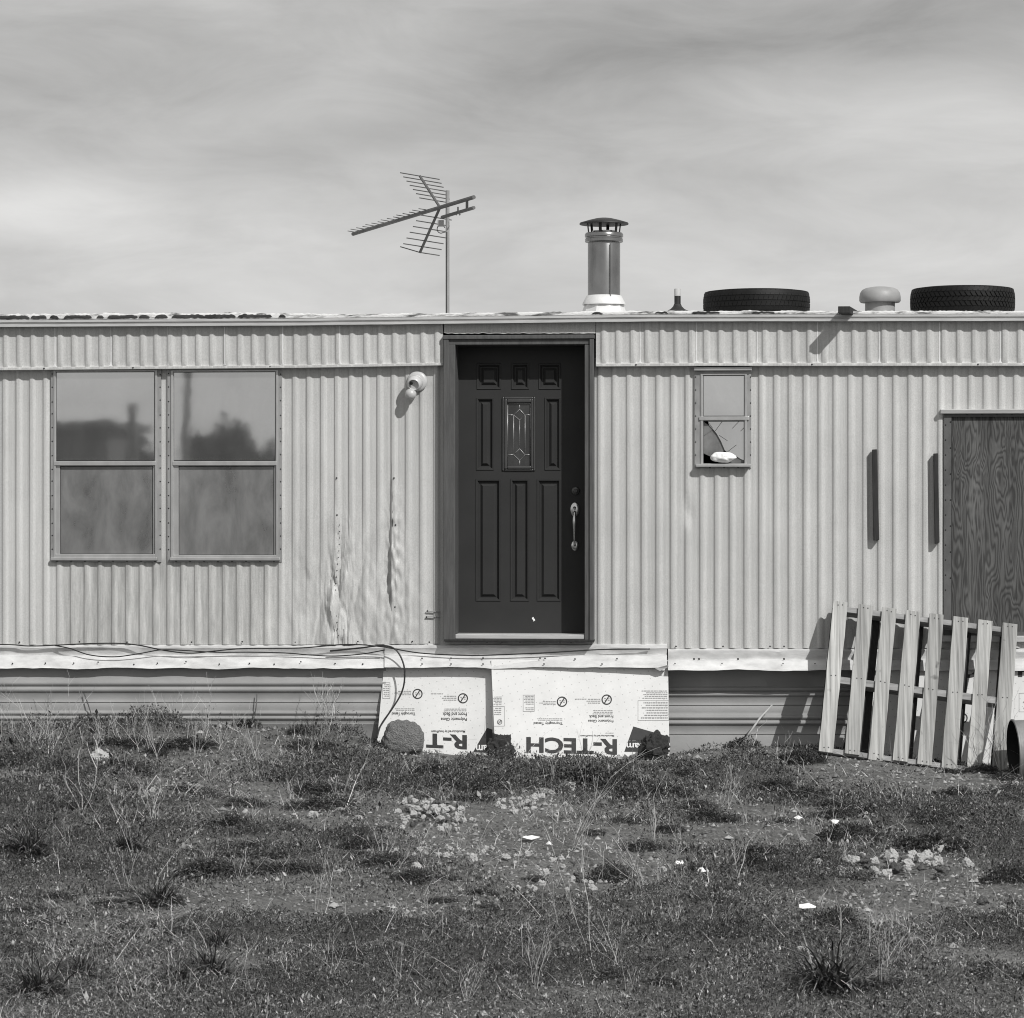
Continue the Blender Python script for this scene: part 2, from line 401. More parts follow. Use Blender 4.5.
# fascia band
def zb(px): return lin(px, [(0, 370.3), (300, 368), (443, 365.5), (596, 366.6), (700, 366), (1024, 366)])
def zt(px): return lin(px, [(0, 326), (300, 324.5), (650, 320.5), (1024, 320)])
def band(pa, pb, anchor, low=None, seams=(), flutter=0):
    cols = columns(pa, pb, anchor); prof = [(-.0, -4, .6), (0, .06, 1), (0, .5, 1), (0, .80, 1), (.0, .90, .75), (.004, .935, .2), (.010, .945, 0), (.010, .995, 0), (.006, 1.0, 0), (-.07, 1.0, 0)]
    nc = len(cols)
    def fn(i, j):
        px = cols[i]; dy, t, k = prof[j]; b = low(px) if low else zb(px)
        py = zt(px)+(b-zt(px))*t if t >= 0 else zt(px)-4
        p = W(px, py, -.06)
        n = mnoise.noise(Vector((px*.06, py*.05, 5)))
        return (p.x, -.06-.0125*k*(.15 if low else 1)*ridge(phase(px, anchor))-dy-.003*n*(dy > -.05), p.z)
    m = MB().grid(nc, len(prof), fn)
    o = m.build('fascia', M['band'], home, auto=50)
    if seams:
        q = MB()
        for sx in seams:      # sunlit lap edges painted as bright white strips, flared at the foot
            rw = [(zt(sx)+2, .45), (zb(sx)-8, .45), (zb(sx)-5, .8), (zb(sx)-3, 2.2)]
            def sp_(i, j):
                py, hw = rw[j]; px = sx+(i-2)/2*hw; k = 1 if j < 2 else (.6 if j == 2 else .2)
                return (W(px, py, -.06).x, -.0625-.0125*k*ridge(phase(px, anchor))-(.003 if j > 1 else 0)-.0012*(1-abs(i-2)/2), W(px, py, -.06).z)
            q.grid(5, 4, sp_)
        q.build('seam_highlight', M['seamlit'], home, smooth=True)
    return o
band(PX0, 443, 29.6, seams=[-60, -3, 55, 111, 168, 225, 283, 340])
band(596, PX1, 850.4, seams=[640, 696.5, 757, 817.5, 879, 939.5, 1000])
band(444, 595.5, 450, low=lambda q: 333.5+1.2*mnoise.noise(Vector((q*.15, 2, 2))))

# roof rail (drip rail) along the top of the fascia
def sweep(name, pa, pb, prof, mat, step=12, wob=0, parent=home, auto=35, seed=0):
    n = int((pb-pa)/step)+1; cols = [pa+(pb-pa)*i/(n-1) for i in range(n)]
    def fn(i, j):
        y, f = prof[j]; px = cols[i]; py = f(px) if callable(f) else f
        q = mnoise.noise(Vector((px*.03+seed, j*.35, seed)))+.5*mnoise.noise(Vector((px*.11+seed, j*.6, seed+4)))
        p = W(px, py, y)
        return (p.x, y-wob*.5*abs(q), p.z+wob*q)
    return MB().grid(n, len(prof), fn).build(name, mat, parent, auto=auto)
off = lambda d: (lambda q: zt(q)+d)
sweep('roof_rail', PX0, PX1, [(.02, off(-7)), (-.100, off(-7)), (-.128, off(-5.5)), (-.128, off(-3.6)), (-.116, off(-3.2)), (-.116, off(-1.8)), (-.126, off(-1.4)), (-.126, off(.8)), (-.105, off(1.2)), (-.05, off(1.2))], M['rail'], 10, .0012)
# bowed roof
RX = [X0+(X1-X0)*i/60 for i in range(61)]
RY = [-.10, -.06, .0, .1, .3, .6, 1.0, 1.6, 2.2, 2.8, 3.3, 3.6]
def roofz(x, y):
    px, _ = proj((x, 0, 3)); e = W(px, zt(px)-6.5, -.10).z
    return e + .05*math.sin(max(0, min(1, (y+.1)/3.7))*math.pi)
roof = MB().grid(61, len(RY), lambda i, j: (RX[i], RY[j], roofz(RX[i], RY[j])+.004*mnoise.noise(Vector((RX[i]*9, RY[j]*9, 0))))).build('roof', M['roof'], home, smooth=True)
# flaking coating along the roof edge
cols = list(np.arange(PX0, PX1, 2.0))
def coat(i, j):
    px = cols[i]; e = W(px, zt(px)-6.2, -.112); h = lin(px, [(0, .042), (280, .040), (330, .026), (1024, .020)])*(1+.30*mnoise.noise(Vector((px*.05, 0, 1)))+.25*mnoise.noise(Vector((px*.31, 3, 1))))
    y = [-.122, -.124, -.118, -.07, -.02][j]; z = [0, h*.7, h, h*.95, 0][j]
    return (e.x, y+.003*mnoise.noise(Vector((px*.4, j, 2))), e.z+z)
MB().grid(len(cols), 5, coat).build('roof_edge_coating', M['coat'], home, smooth=True)
m = MB()
def felt(a, b, sd, hs=1.0):
    n = max(4, int((b-a)/1.6)); vs = []; fs = []
    for i in range(n+1):
        px = a+(b-a)*i/n; e = W(px, zt(px)-6.3, -.118); taper = min(1, .2+i/1.5, .2+(n-i)/1.5)
        h0 = .006+.006*mnoise.noise(Vector((px*.3, sd, 0))); h1 = h0+hs*taper*max(.003, .021+.006*mnoise.noise(Vector((px*.12, sd, 7)))+.004*mnoise.noise(Vector((px*.6, sd, 1))))
        vs += [(e.x, -.127, e.z+h0), (e.x, -.131, e.z+h1), (e.x, -.105, e.z+h1+.002)]
        if i: o = 3*(i-1); fs += [(o, o+3, o+4, o+1), (o+1, o+4, o+5, o+2)]
    m.add(vs, fs)
for k, (a, b) in enumerate([(-200, -110), (-90, -20), (-12, 30), (31, 47), (50, 59), (64, 92), (97, 104), (108, 138), (139, 150), (155, 168), (172, 205), (204, 236), (238, 272), (279, 286), (592, 603), (655, 668), (692, 720), (752, 775)]): felt(a, b, k, .5 if a > 280 else 1)
m.build('torn_roofing', M['tar'], home, smooth=True)

# ends, back and dark inside of the trailer so it is a closed body
zt0, zb0 = W(512, 322).z, W(512, 650).z
m = MB(); m.box(X0, X0+.04, .01, 3.55, zb0-.02, zt0); m.box(X1-.04, X1, .01, 3.55, zb0-.02, zt0); m.box(X0, X1, 3.55, 3.6, zb0-.6, zt0); m.build('end_wall', M['siding'], home)
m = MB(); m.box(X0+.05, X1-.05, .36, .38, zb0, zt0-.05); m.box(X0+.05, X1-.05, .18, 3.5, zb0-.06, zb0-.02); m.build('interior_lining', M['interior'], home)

# ---- windows
def rectP(a, b, c, d, y):   # px rect -> world x0,x1,z0,z1
    p = W(a, (c+d)/2, y); q = W(b, (c+d)/2, y); r = W((a+b)/2, c, y); s = W((a+b)/2, d, y)
    return p.x, q.x, s.z, r.z
def ring(m, o, i, y0, y1, mi=0):   # frame: outer & inner px rects, front y0, back y1
    x0, x1, z0, z1 = rectP(*o, y0); a0, a1, c0, c1 = rectP(*i, y0)
    m.box(x0, a0, y0, y1, z0, z1, mi); m.box(a1, x1, y0, y1, z0, z1, mi); m.box(a0, a1, y0, y1, z0, c0, mi); m.box(a0, a1, y0, y1, c1, z1, mi)
def window(ix, label, fl, upper, rail, lower, sill, mats):
    fr = None
    m = MB(); ring(m, fl, (upper[0]-1.2, upper[1]+1.2, upper[2]-1, sill[2]+1), -.019, .012); flange = m.build('window', M['aludark'], home)
    if label: flange['label'] = label
    m = MB(); ring(m, (upper[0]-2.2, upper[1]+2.2, upper[2]-1.5, sill[3]-.5), (upper[0], upper[1], upper[2], lower[3]+.2), -.027, -.0185)
    ring(m, (upper[0]-1.2, upper[1]+1.2, upper[2]-1, sill[2]), (upper[0]+.5, upper[1]-.5, upper[2]+.4, lower[3]), -.021, .03)
    m.build('frame', M['alu'], flange, bevel=.002)
    x0, x1, z0, z1 = rectP(*rail, -.024); MB().box(x0, x1, -.030, .02, z0, z1).build('meeting_rail', M['alu'], flange, bevel=.003)
    m = MB(); ring(m, (upper[0]+.3, upper[1]-.3, upper[2]+.2, upper[3]), (upper[0]+.95, upper[1]-.95, upper[2]+.9, upper[3]-.8), -.0125, -.0095); ring(m, (lower[0]-.3, lower[1]+.3, lower[2]-.5, lower[3]+.4), (lower[0]+.7, lower[1]-.7, lower[2]+.6, lower[3]-.4), -.0025, .001); m.build('gasket', M['gap'], flange)
    m = MB(); ring(m, (upper[0]+.6, upper[1]-.6, rail[3], lower[3]+3.2), lower, -.012, .010); m.build('sash', M['alu'], flange, bevel=.002)
    x0, x1, z0, z1 = rectP(*sill, -.03); MB().box(x0, x1, -.068 if label else -.044, -.02, z0, z1).build('sill', M['alu'], flange, bevel=.003)
    x0, x1, z0, z1 = rectP(*upper, -.012); MB().box(x0-.01, x1+.01, -.010, -.004, z0-.02, z1+.01).build('pane', mats[0], flange)
    if mats[1]:
        x0, x1, z0, z1 = rectP(*lower, .0); MB().box(x0-.005, x1+.005, .000, .005, z0-.005, z1+.01).build('pane', mats[1], flange)
    return flange
W1 = window(0, None, (51, 161, 368, 562), (55.5, 155, 371.5, 461), (54, 155.5, 461, 465.5), (60, 153.2, 466, 554), (51, 157.5, 557.5, 560.5), (M['glass'], M['dirtyglass']))
W2 = window(1, None, (167.5, 282, 368, 562), (173, 276, 371.5, 461), (172.5, 276.5, 461, 465.5), (178.5, 274.3, 466, 555), (170, 280, 557.5, 560.5), (M['glass'], M['dirtyglass']))
# flat strip between the two windows
x0, x1, z0, z1 = rectP(160.5, 169, 366, 563, -.005)
SMALL = True
W3 = window(2, 'small window with smashed lower pane stuffed with a white rag', (694.6, 751.3, 367.5, 468), (702.7, 744.8, 375, 416.5), (699, 749, 416.5, 420.3), (702.9, 744.4, 421, 463.5), (696, 750.5, 464, 467), (M['glass2'], None))
x0, x1, z0, z1 = rectP(694, 752, 367, 370.6, -.045); MB().box(x0, x1, -.050, -.018, z0, z1).build('drip_cap', M['alu'], W3, bevel=.003)
# broken pane: what is left of the glass
Q = lambda x, y, yy=.002: W(680+x/7.27, 350+y/7.27, yy)
def prism(m, pts, th, mi=0):
    n = len(pts); a = [Vector(p) for p in pts]; b = [p+Vector((0, th, 0)) for p in a]
    m.add(a+b, [tuple(range(n)), tuple(reversed(range(n, 2*n)))]+[(i, i+n, (i+1) % n+n, (i+1) % n) for i in range(n)], mi)
m = MB(); prism(m, [Q(*p) for p in [(195, 508), (478, 508), (478, 806), (440, 792), (400, 765), (345, 745), (325, 728), (300, 668), (268, 610), (240, 575), (215, 550)]], .004)
m.build('broken_pane', M['glass2'], W3)
m = MB(); prism(m, [Q(*p, .012) for p in [(160, 636), (238, 578), (270, 615), (305, 680), (326, 735), (250, 760), (215, 772), (160, 745)]], .003); prism(m, [Q(*p, .007) for p in [(160, 512), (205, 545), (240, 578), (160, 632)]], .003); prism(m, [Q(*p, .009) for p in [(330, 740), (400, 768), (470, 804), (470, 825), (330, 828)]], .003)
m.build('glass_shard', M['shard'], W3)
m = MB()
for a, b in [((200, 520), (236, 565)), ((310, 515), (255, 590)), ((430, 518), (380, 570)), ((470, 560), (440, 590)), ((285, 620), (345, 660)), ((345, 740), (410, 690))]:
    m.tube([Q(*a, .001), Q(*b, .001)], .0016, 4)
m.build('crack', M['gap'], W3)
# rag
rg = []
def ragpt(i, j):
    t = 2*math.pi*i/28; s = j/9
    cx, cy = 308, 782; r = 1+.22*mnoise.noise(Vector((math.cos(t)*1.6, math.sin(t)*1.6, 4)))
    ex, ey = 92*r*math.sin(s*math.pi/2+.001), 45*r*math.sin(s*math.pi/2+.001)
    x = cx+ex*math.cos(t); y = cy+ey*math.sin(t)*(1 if math.sin(t) < 0 else .85)
    yy = -.030-.035*math.cos(s*math.pi/2)+.012*mnoise.noise(Vector((x*.04, y*.04, 8)))
    return W(680+x/7.27, 350+y/7.27, yy)
rag = MB().grid(29, 10, ragpt).build('rag', M['rag'], None, smooth=True)
tag(rag, 'crumpled white rag stuffed in the broken pane of the small window', 'rag')

# boarded-up opening
m = MB(); ring(m, (944, 1194, 411, 639), (951.5, 1186, 416.5, 632), -.024, .012); fr = m.build('boarded_window', M['framedark'], home); fr['label'] = 'large window opening boarded over with weathered plywood'
x0, x1, z0, z1 = rectP(952, 1185.5, 415.5, 633, -.006); MB().box(x0, x1, -.006, .008, z0, z1).build('plywood_panel', M['ply'], fr)
x0, x1, z0, z1 = rectP(940.5, 1198, 408.3, 413.3, -.065)
MB().hexa([(x0, -.052, z0), (x1, -.052, z0), (x1, -.060, z1-.006), (x0, -.060, z1-.006)], [(x0+.03, .0, z0), (x1, .0, z0), (x1, .0, z1), (x0+.005, .0, z1)]).build('drip_cap', M['rail'], fr, bevel=.003)
x0, x1, z0, z1 = rectP(941, 1197, 636, 642, -.03); MB().box(x0, x1, -.045, .01, z0, z1).build('sill', M['rail'], fr, bevel=.003)

# ---- door
YF, YD = -.088, .137
d_ = rectP(452, 587.5, 343, 636, YD)
m = MB()
fo = (443.5, 593.5, 335, 641)
def fbox(a, b, c, d, y0, y1):
    x0, x1, z0, z1 = rectP(a, b, c, d, y0); m.box(x0, x1, y0, y1, z0, z1)
fbox(446.8, 455.2, 344.6, 640, YF, .17); fbox(584.6, 590.8, 344.6, 640, YF, .17); fbox(446.8, 590.8, 337.5, 344.6, YF+.002, .17)      # jambs, head
frame = m.build('door_frame', M['wood_trim'], home, bevel=.004)
m = MB()
fbox(443.3, 448.6, 339, 641.5, YF-.012, -.0); fbox(589.4, 593.8, 339, 641.5, YF-.012, -.0); fbox(442.6, 594.4, 334.8, 338.9, YF-.018, -.0)
m.build('outer_trim', M['wood_trim'], frame, bevel=.004)
m = MB(); fbox(455.3, 584.5, 634.4, 639.0, YF+.01, .17); m.build('threshold', M['rail'], frame, bevel=.004)
m = MB(); fbox(444, 594, 639.4, 641.8, YF-.014, .0); m.build('base_trim', M['darkwood'], frame, bevel=.003)
# slab with raised panels
px2 = lambda a: 430+a/2.994
py2 = lambda b: 320+b/2.994
panels = [(140, 213, 130, 208), (243, 297, 130, 208), (325, 392, 130, 208), (138, 192, 232, 450), (343, 392, 232, 450), (137, 212, 476, 842), (240, 297, 476, 842), (320, 392, 476, 842)]
lite = (216, 315, 230, 452)
allr = panels+[lite]
PR = [rectP(px2(a), px2(b), py2(c), py2(d), YD) for a, b, c, d in allr]
xs = sorted(set([round(v, 5) for r in PR for v in r[:2]]+[d_[0], d_[1]])); zs = sorted(set([round(v, 5) for r in PR for v in r[2:]]+[d_[2], d_[3]]))
m = MB()
def inr(x, z): return any(r[0]-1e-4 < x < r[1]+1e-4 and r[2]-1e-4 < z < r[3]+1e-4 for r in PR)
m.grid(len(xs), len(zs), lambda i, j: (xs[i], YD, zs[j]), 0, lambda i, j: inr((xs[i]+xs[i+1])/2, (zs[j]+zs[j+1])/2))
for k, r in enumerate(PR):
    rings = [(0, 0), (.003, -.006), (.012, -.005), (.024, .016), (.032, .016), (.050, -.001), (.054, -.001)] if k < 8 else [(0, 0), (.0, .03)]
    vs = []; fs = []
    for ins, dy in rings: vs += [(r[0]+ins, YD+dy, r[2]+ins), (r[1]-ins, YD+dy, r[2]+ins), (r[1]-ins, YD+dy, r[3]-ins), (r[0]+ins, YD+dy, r[3]-ins)]
    for q in range(len(rings)-1):
        o = 4*q; fs += [(o+a, o+(a+1) % 4, o+4+(a+1) % 4, o+4+a) for a in range(4)]
    o = 4*(len(rings)-1); fs.append((o, o+1, o+2, o+3)); m.add(vs, fs)
m.add([(d_[0], YD+.04, d_[2]), (d_[1], YD+.04, d_[2]), (d_[1], YD+.04, d_[3]), (d_[0], YD+.04, d_[3])], [(3, 2, 1, 0)])
door = m.build('door', M['door'], home)
# decorative lite
m = MB()
def dring(o, i, y0, y1):
    ring(m, (px2(o[0]), px2(o[1]), py2(o[2]), py2(o[3])), (px2(i[0]), px2(i[1]), py2(i[2]), py2(i[3])), y0, y1)
dring((216, 315, 230, 452), (222, 309, 237, 446), YD-.012, YD+.012); dring((222, 309, 237, 446), (231, 302, 247, 437), YD-.020, YD+.012)
m.build('window_frame', M['lite'], door, bevel=.006)
x0, x1, z0, z1 = rectP(px2(228), px2(304), py2(244), py2(440), YD); MB().box(x0, x1, YD+.002, YD+.008, z0, z1).build('pane', M['liteglass'], door)
m = MB(); L = lambda x, y: W(500+x/5.99, 390+y/5.99, YD+.0005)
def came(*pts, r=.0022): m.tube([L(*p) for p in pts], r, 6)
came((118, 85), (118, 118)); came((82, 150), (118, 116), (150, 150), (118, 180), (82, 150), r=.003); came((82, 388), (118, 352), (150, 388), (118, 422), (82, 388), r=.003); came((118, 422), (118, 455))
came((82, 150), (82, 388)); came((150, 150), (150, 388)); came((118, 180), (118, 352), r=.0016); came((46, 148), (82, 150)); came((150, 150), (182, 148)); came((46, 388), (82, 388)); came((150, 388), (182, 388)); came((46, 82), (182, 82), (182, 457), (46, 457), (46, 82), r=.0026)
m.build('lead_came', M['alu'], door, smooth=True)
# hardware
hy = YD
m = MB(); c = W(575.5, 491, hy); m.lathe([(.0, -.022), (.012, -.022), (.014, -.014), (.026, -.010), (.030, -.003), (.030, .0)], (c.x, hy, c.z), 20, (0, 1, 0)); m.box(c.x-.003, c.x+.003, hy-.028, hy-.02, c.z-.009, c.z+.009)
m.build('deadbolt', M['tarnish'], door, auto=40)
m = MB(); c = W(575, 509.5, hy)
def oval(cz, rx, rz, d):
    n = 20; rs = [(1, 0), (.97, -.5), (.8, -.85), (.4, -1), (0.02, -1)]
    vs = [(c.x+rx*s*math.cos(2*math.pi*k/n), hy+d*h, cz+rz*s*math.sin(2*math.pi*k/n)) for s, h in rs for k in range(n)]
    m.add(vs, [(i*n+k, i*n+(k+1) % n, (i+1)*n+(k+1) % n, (i+1)*n+k) for i in range(len(rs)-1) for k in range(n)])
c2 = W(575, 545.5, hy)
oval(c.z, .036, .054, .014); oval(c2.z, .029, .038, .014)
m.tube(crom([(c.x, hy-.01, c.z-.01), (c.x, hy-.045, c.z-.02), (c.x, hy-.058, c.z-.05), (c.x, hy-.060, (c.z+c2.z)/2-.02), (c.x, hy-.05, c2.z+.02), (c.x, hy-.01, c2.z)], 5), [.008]*5+[.009]*5+[.014, .016, .017, .015, .013]+[.011, .010, .009, .009, .008]+[.008]*6, 10)
m.tube([(c.x, hy-.02, c.z+.004), (c.x, hy-.05, c.z+.012), (c.x, hy-.06, c.z+.006)], [.007, .011, .008], 8)
m.build('door_handle', M['brass'], door, auto=50)
m = MB(); c = W(533.5, 619, YD)
m.grid(5, 7, lambda i, j: (c.x-.008+.004*i+.004*math.sin(j), YD-.0025, c.z-.016+.005*j) , 0, lambda i, j: (i, j) in [(0, 0), (0, 1), (3, 5), (3, 4), (0, 5), (3, 0)]); m.build('paint_chip', M['paper'], door)

# ---- flashing between siding and skirting
def wv(f, amp, sd): return lambda q: f+amp*(mnoise.noise(Vector((q*.021, sd, 0)))+.5*mnoise.noise(Vector((q*.07, sd, 3))))
m1 = sweep('flashing', PX0, 389, [(.004, 640), (.002, 645), (-.020, 646.2), (-.022, 648), (-.004, 652.5), (-.002, 655), (-.03, 656.4), (-.066, 663), wv and (-.092, wv(668.3, 1.6, 2)), (-.060, wv(668.5, 1.6, 2))], M['flash'], 5, .0045, seed=2)
m2 = sweep('flashing', 384.5, 667, [(.004, 640), (.002, 644), (-.026, 645.2), (-.030, 648), (-.010, 653), (-.010, 654.6), (-.045, 655.6), (-.072, 661), (-.105, wv(667.5, 1.4, 9)), (-.06, wv(667.8, 1.4, 9))], M['flash'], 5, .0045, seed=7)
m3 = sweep('flashing', 668, PX1, [(.004, 643), (.002, 648.5), (-.024, 650), (-.026, 652), (-.006, 658), (-.006, 659.4), (-.04, 660.4), (-.064, 665), (-.094, wv(670.3, 1.2, 14)), (-.06, wv(670.6, 1.2, 14))], M['flash'], 5, .0040, seed=12)
m = MB(); a = [W(383.2, 655, -.034), W(383.2, 668, -.09), W(379, 671, -.085), W(377, 664, -.05)]
# bent-up corner of the middle flashing
pts = [W(655, 668.5, -.102), W(668, 664.8, -.12), W(668.5, 667, -.11), W(660, 671, -.10)]; m = MB(); prism(m, pts, .004); m.build('bent_corner', M['flash'], m2)
# ---- skirting: ribbed panels
def skirt(pa, pb, y, rows):
    n = int((pb-pa)/10)+1; cols = [pa+(pb-pa)*i/(n-1) for i in range(n)]
    def fn(i, j):
        py, d = rows[j]; px = cols[i]; p = W(px, py, y); q = .006*mnoise.noise(Vector((px*.02, py*.03, y*9+2)))
        return (p.x, y-d-q*(1 if j else 0), p.z)
    return MB().grid(n, len(rows), fn).build('skirting', M['skirt'], home, auto=60)
def ribs(y0, y1, n=2, d=.017):
    out = []; w = (y1-y0)/n
    for k in range(n):
        for u, h in [(0, 0), (.12, .45), (.28, .85), (.45, 1), (.62, .95), (.8, .6), (.95, .1), (1, 0)]: out.append((y0+w*(k+u), d*h))
    return out
skirt(PX0, 386, -.030, [(664, 0), (670, 0)]+ribs(680, 693)+[(698, 0), (701.6, 0), (702, .004), (702.5, -.003), (703, 0), (708, 0)]+ribs(710.5, 720.5)+[(724, 0), (724.3, .004), (724.8, 0), (745, 0)])
skirt(380, PX1, .085, [(664, 0), (672, 0)]+ribs(686.5, 697)+[(702, 0), (704.6, 0), (705, .004), (705.6, -.003), (706, 0), (712, 0)]+ribs(714.5, 725.5)+[(732, 0), (734, .004), (734.6, -.002), (735, 0), (765, 0)])

# ---- rivets and screw heads, one mesh
m = MB()
def rivet(px, py, y, r=.0045):
    r *= 1.25
    p = W(px, py, y); n = 7
    m.add([(p.x+r*math.cos(2*math.pi*k/n), y, p.z+r*math.sin(2*math.pi*k/n)) for k in range(n)]+[(p.x+.6*r*math.cos(2*math.pi*k/n), y-r*.6, p.z+.6*r*math.sin(2*math.pi*k/n)) for k in range(n)],
          [(k, (k+1) % n, n+(k+1) % n, n+k) for k in range(n)]+[tuple(range(n, 2*n))])
for y in np.arange(374, 560, 13.5):
    for x in (52.2, 160.2, 168.6, 280.6): rivet(x, y+rng.uniform(-1, 1), -.019, .0042)
for x in list(np.arange(57, 156, 14))+list(np.arange(176, 276, 14)): rivet(x, 561.4, -.0195, .004)
for y in np.arange(377, 466, 13): rivet(695.6, y, -.019, .004); rivet(750.6, y, -.019, .004)
for x in (710, 724, 738): rivet(x, 467.5, -.019, .004)
for y in np.arange(425, 600, 15): rivet(945.6, y, -.024, .004)
for y in np.arange(422, 600, 26): rivet(950.5, y, -.024, .0045)
for x in np.arange(967, 1180, 15): rivet(x, 414.6, -.024, .0035)
for y in list(np.arange(525, 640, 6.5)): rivet(337.5+2*math.sin(y*.05), y, -.022, .0035)
for x, y in [(336.6, 478), (337, 515), (394, 478), (395.5, 525), (395, 548), (396, 560), (395, 607), (427.5, 611), (426.5, 617)]: rivet(x, y, -.02, .005)
for x in list(np.arange(20, 380, 56))+list(np.arange(392, 440, 20)): rivet(x+rng.uniform(-5, 5), 642+rng.uniform(-.6, .6), -.018, .005)
for x in (607, 640, 676, 723, 770, 784, 665): rivet(x, 646.4, -.018, .005)
for x in np.arange(14, 380, 29): rivet(x+rng.uniform(-4, 4), 663+rng.uniform(-1.5, 1.5), -.082, .0048)
for x in (422, 451, 483, 540, 545, 575, 617): rivet(x, 658.5+rng.uniform(-1, 1), -.078, .005)
for x in (422, 451, 483, 544, 602): rivet(x, 664, -.106, .005)
for x in (694, 699, 738, 784): rivet(x, 659, -.04, .006)
for x in (722, 783, 675, 815): rivet(x, 663.5, -.075, .004)
for x in (470, 487, 502, 520, 540, 560, 571): rivet(x, 642.2, -.105, .004)
for x in (133, 444, 636, 812, 978, 44, 270): rivet(x, zb(x)-1.6, -.0705, .0048)
m.build('screw_heads', M['rivet'], home)
# seams of the loose sheets: the fold's shadow drawn as a thin dark strip
m = MB()
for pts in ([(392, 480), (392.6, 520), (391.5, 555), (394.5, 590), (396, 612)],):
    m.tube([W(x, y, -.014) for x, y in pts], [.001, .002, .003, .002, .001], 5)
m.build('seam_shadow', M['gap'], home)
m = MB()
for a, b, c in ((426, 440, 611.5), (426, 440, 616.8)):
    x0, x1, z0, z1 = rectP(a, b, c-.4, c+.4, -.02); m.box(x0, x1, -.021, -.012, z0, z1)
m.build('patch_edge', M['aludark'], home)

# ---- chimney and vents (they move with the house)
YC = .75
def at(px, py, y): return W(px, py, y)
cc = W(604, 300, YC); sc = (W(605, 300, YC).x-W(604, 300, YC).x)
zz = lambda py: W(604, py, YC).z
n = 40
m = MB(); m.lathe([(16.2*sc, zz(325)), (16.2*sc, zz(241)), (15.8*sc, zz(240))], (cc.x, YC, 0), n)
m.tube([W(610.7, 296, YC-16.6*sc), W(610.7, 243, YC-16.6*sc)], .0035, 6)
chim = m.build('chimney', M['galv'], home, auto=40)
m = MB(); m.lathe([(15.9*sc, zz(243)), (19*sc, zz(242)), (19*sc, zz(239)), (18.3*sc, zz(238.5)), (18.3*sc, zz(237.5)), (19.2*sc, zz(237)), (19.2*sc, zz(234.5)), (18.2*sc, zz(233)), (12*sc, zz(233)), (12*sc, zz(231)), (11*sc, zz(231)), (11*sc, zz(240))], (cc.x, YC, 0), n); m.build('collar', M['galv'], chim, auto=40)
m = MB(); m.lathe([(24.4*sc, zz(224.6)), (24.6*sc, zz(223.8)), (24*sc, zz(222.8)), (16*sc, zz(220.4)), (8*sc, zz(218.4)), (5*sc, zz(218)), (.1*sc, zz(217.8))], (cc.x, YC, 0), n)
m.lathe([(24.4*sc, zz(224.6)), (.1*sc, zz(222))], (cc.x, YC, 0), n); m.build('rain_cap', M['soot'], chim, auto=50)
for k in range(6):
    m = MB(); t = 2*math.pi*k/6+.35; c1 = Vector((math.cos(t), math.sin(t), 0))
    a = Vector((cc.x, YC, zz(235)))+c1*15.5*sc; b = Vector((cc.x, YC, zz(222.6)))+c1*17*sc; s = Vector((-math.sin(t), math.cos(t), 0))*.011
    m.hexa([a-s, a+s, b+s, b-s], [a-s+c1*.004, a+s+c1*.004, b+s+c1*.004, b-s+c1*.004])
    m.build('cap_strut', M['soot'], chim)
m = MB(); m.lathe([(16.3*sc, zz(295.5)), (17.5*sc, zz(296)), (21.5*sc, zz(303.5)), (21.7*sc, zz(305)), (20*sc, zz(304.6))], (cc.x, YC, 0), n); m.build('storm_collar', M['galvwhite'], chim, auto=40)
m = MB(); m.lathe([(17*sc, zz(298)), (23.5*sc, zz(316)), (26*sc, zz(322)), (34*sc, zz(323))], (cc.x, YC, 0), 10); m.build('chimney_flashing', M['galvwhite'], chim)
# small vent pipe
yv = .5; c = W(677.5, 300, yv); s5 = W(678.5, 300, yv).x-c.x; q = lambda py: W(677, py, yv).z
m = MB(); m.lathe([(3.2*s5, q(318)), (3.2*s5, q(289))], (c.x, yv, 0), 16); vp = m.build('vent_pipe', M['black'], home, smooth=True)
m = MB(); m.lathe([(3.35*s5, q(296)), (3.35*s5, q(288.8)), (2.6*s5, q(288.6)), (2.6*s5, q(292))], (c.x, yv, 0), 16); m.build('pipe_end', M['white'], vp, auto=40)
m = MB(); m.lathe([(3.4*s5, q(304)), (4.5*s5, q(306.5)), (7*s5, q(309)), (11*s5, q(311)), (15*s5, q(319))], (c.x, yv, 0), 18); m.build('tar_collar', M['tar'], vp, smooth=True)
# mushroom vent
yv = .55; c = W(880, 300, yv); s5 = W(881, 300, yv).x-c.x; q = lambda py: W(880, py, yv).z
m = MB(); m.lathe([(15*s5, q(321)), (15*s5, q(298))], (c.x, yv, 0), 28); mv = m.build('roof_vent', M['ventgrey'], home, smooth=True)
m = MB(); m.lathe([(13*s5, q(300)), (19.5*s5, q(302.6)), (20.8*s5, q(301)), (20.8*s5, q(297)), (20*s5, q(293)), (18*s5, q(290)), (14.5*s5, q(288.2)), (8*s5, q(287)), (.001, q(286.6))], (c.x, yv, 0), 32); m.build('vent_cap', M['ventgrey'], mv, auto=50)

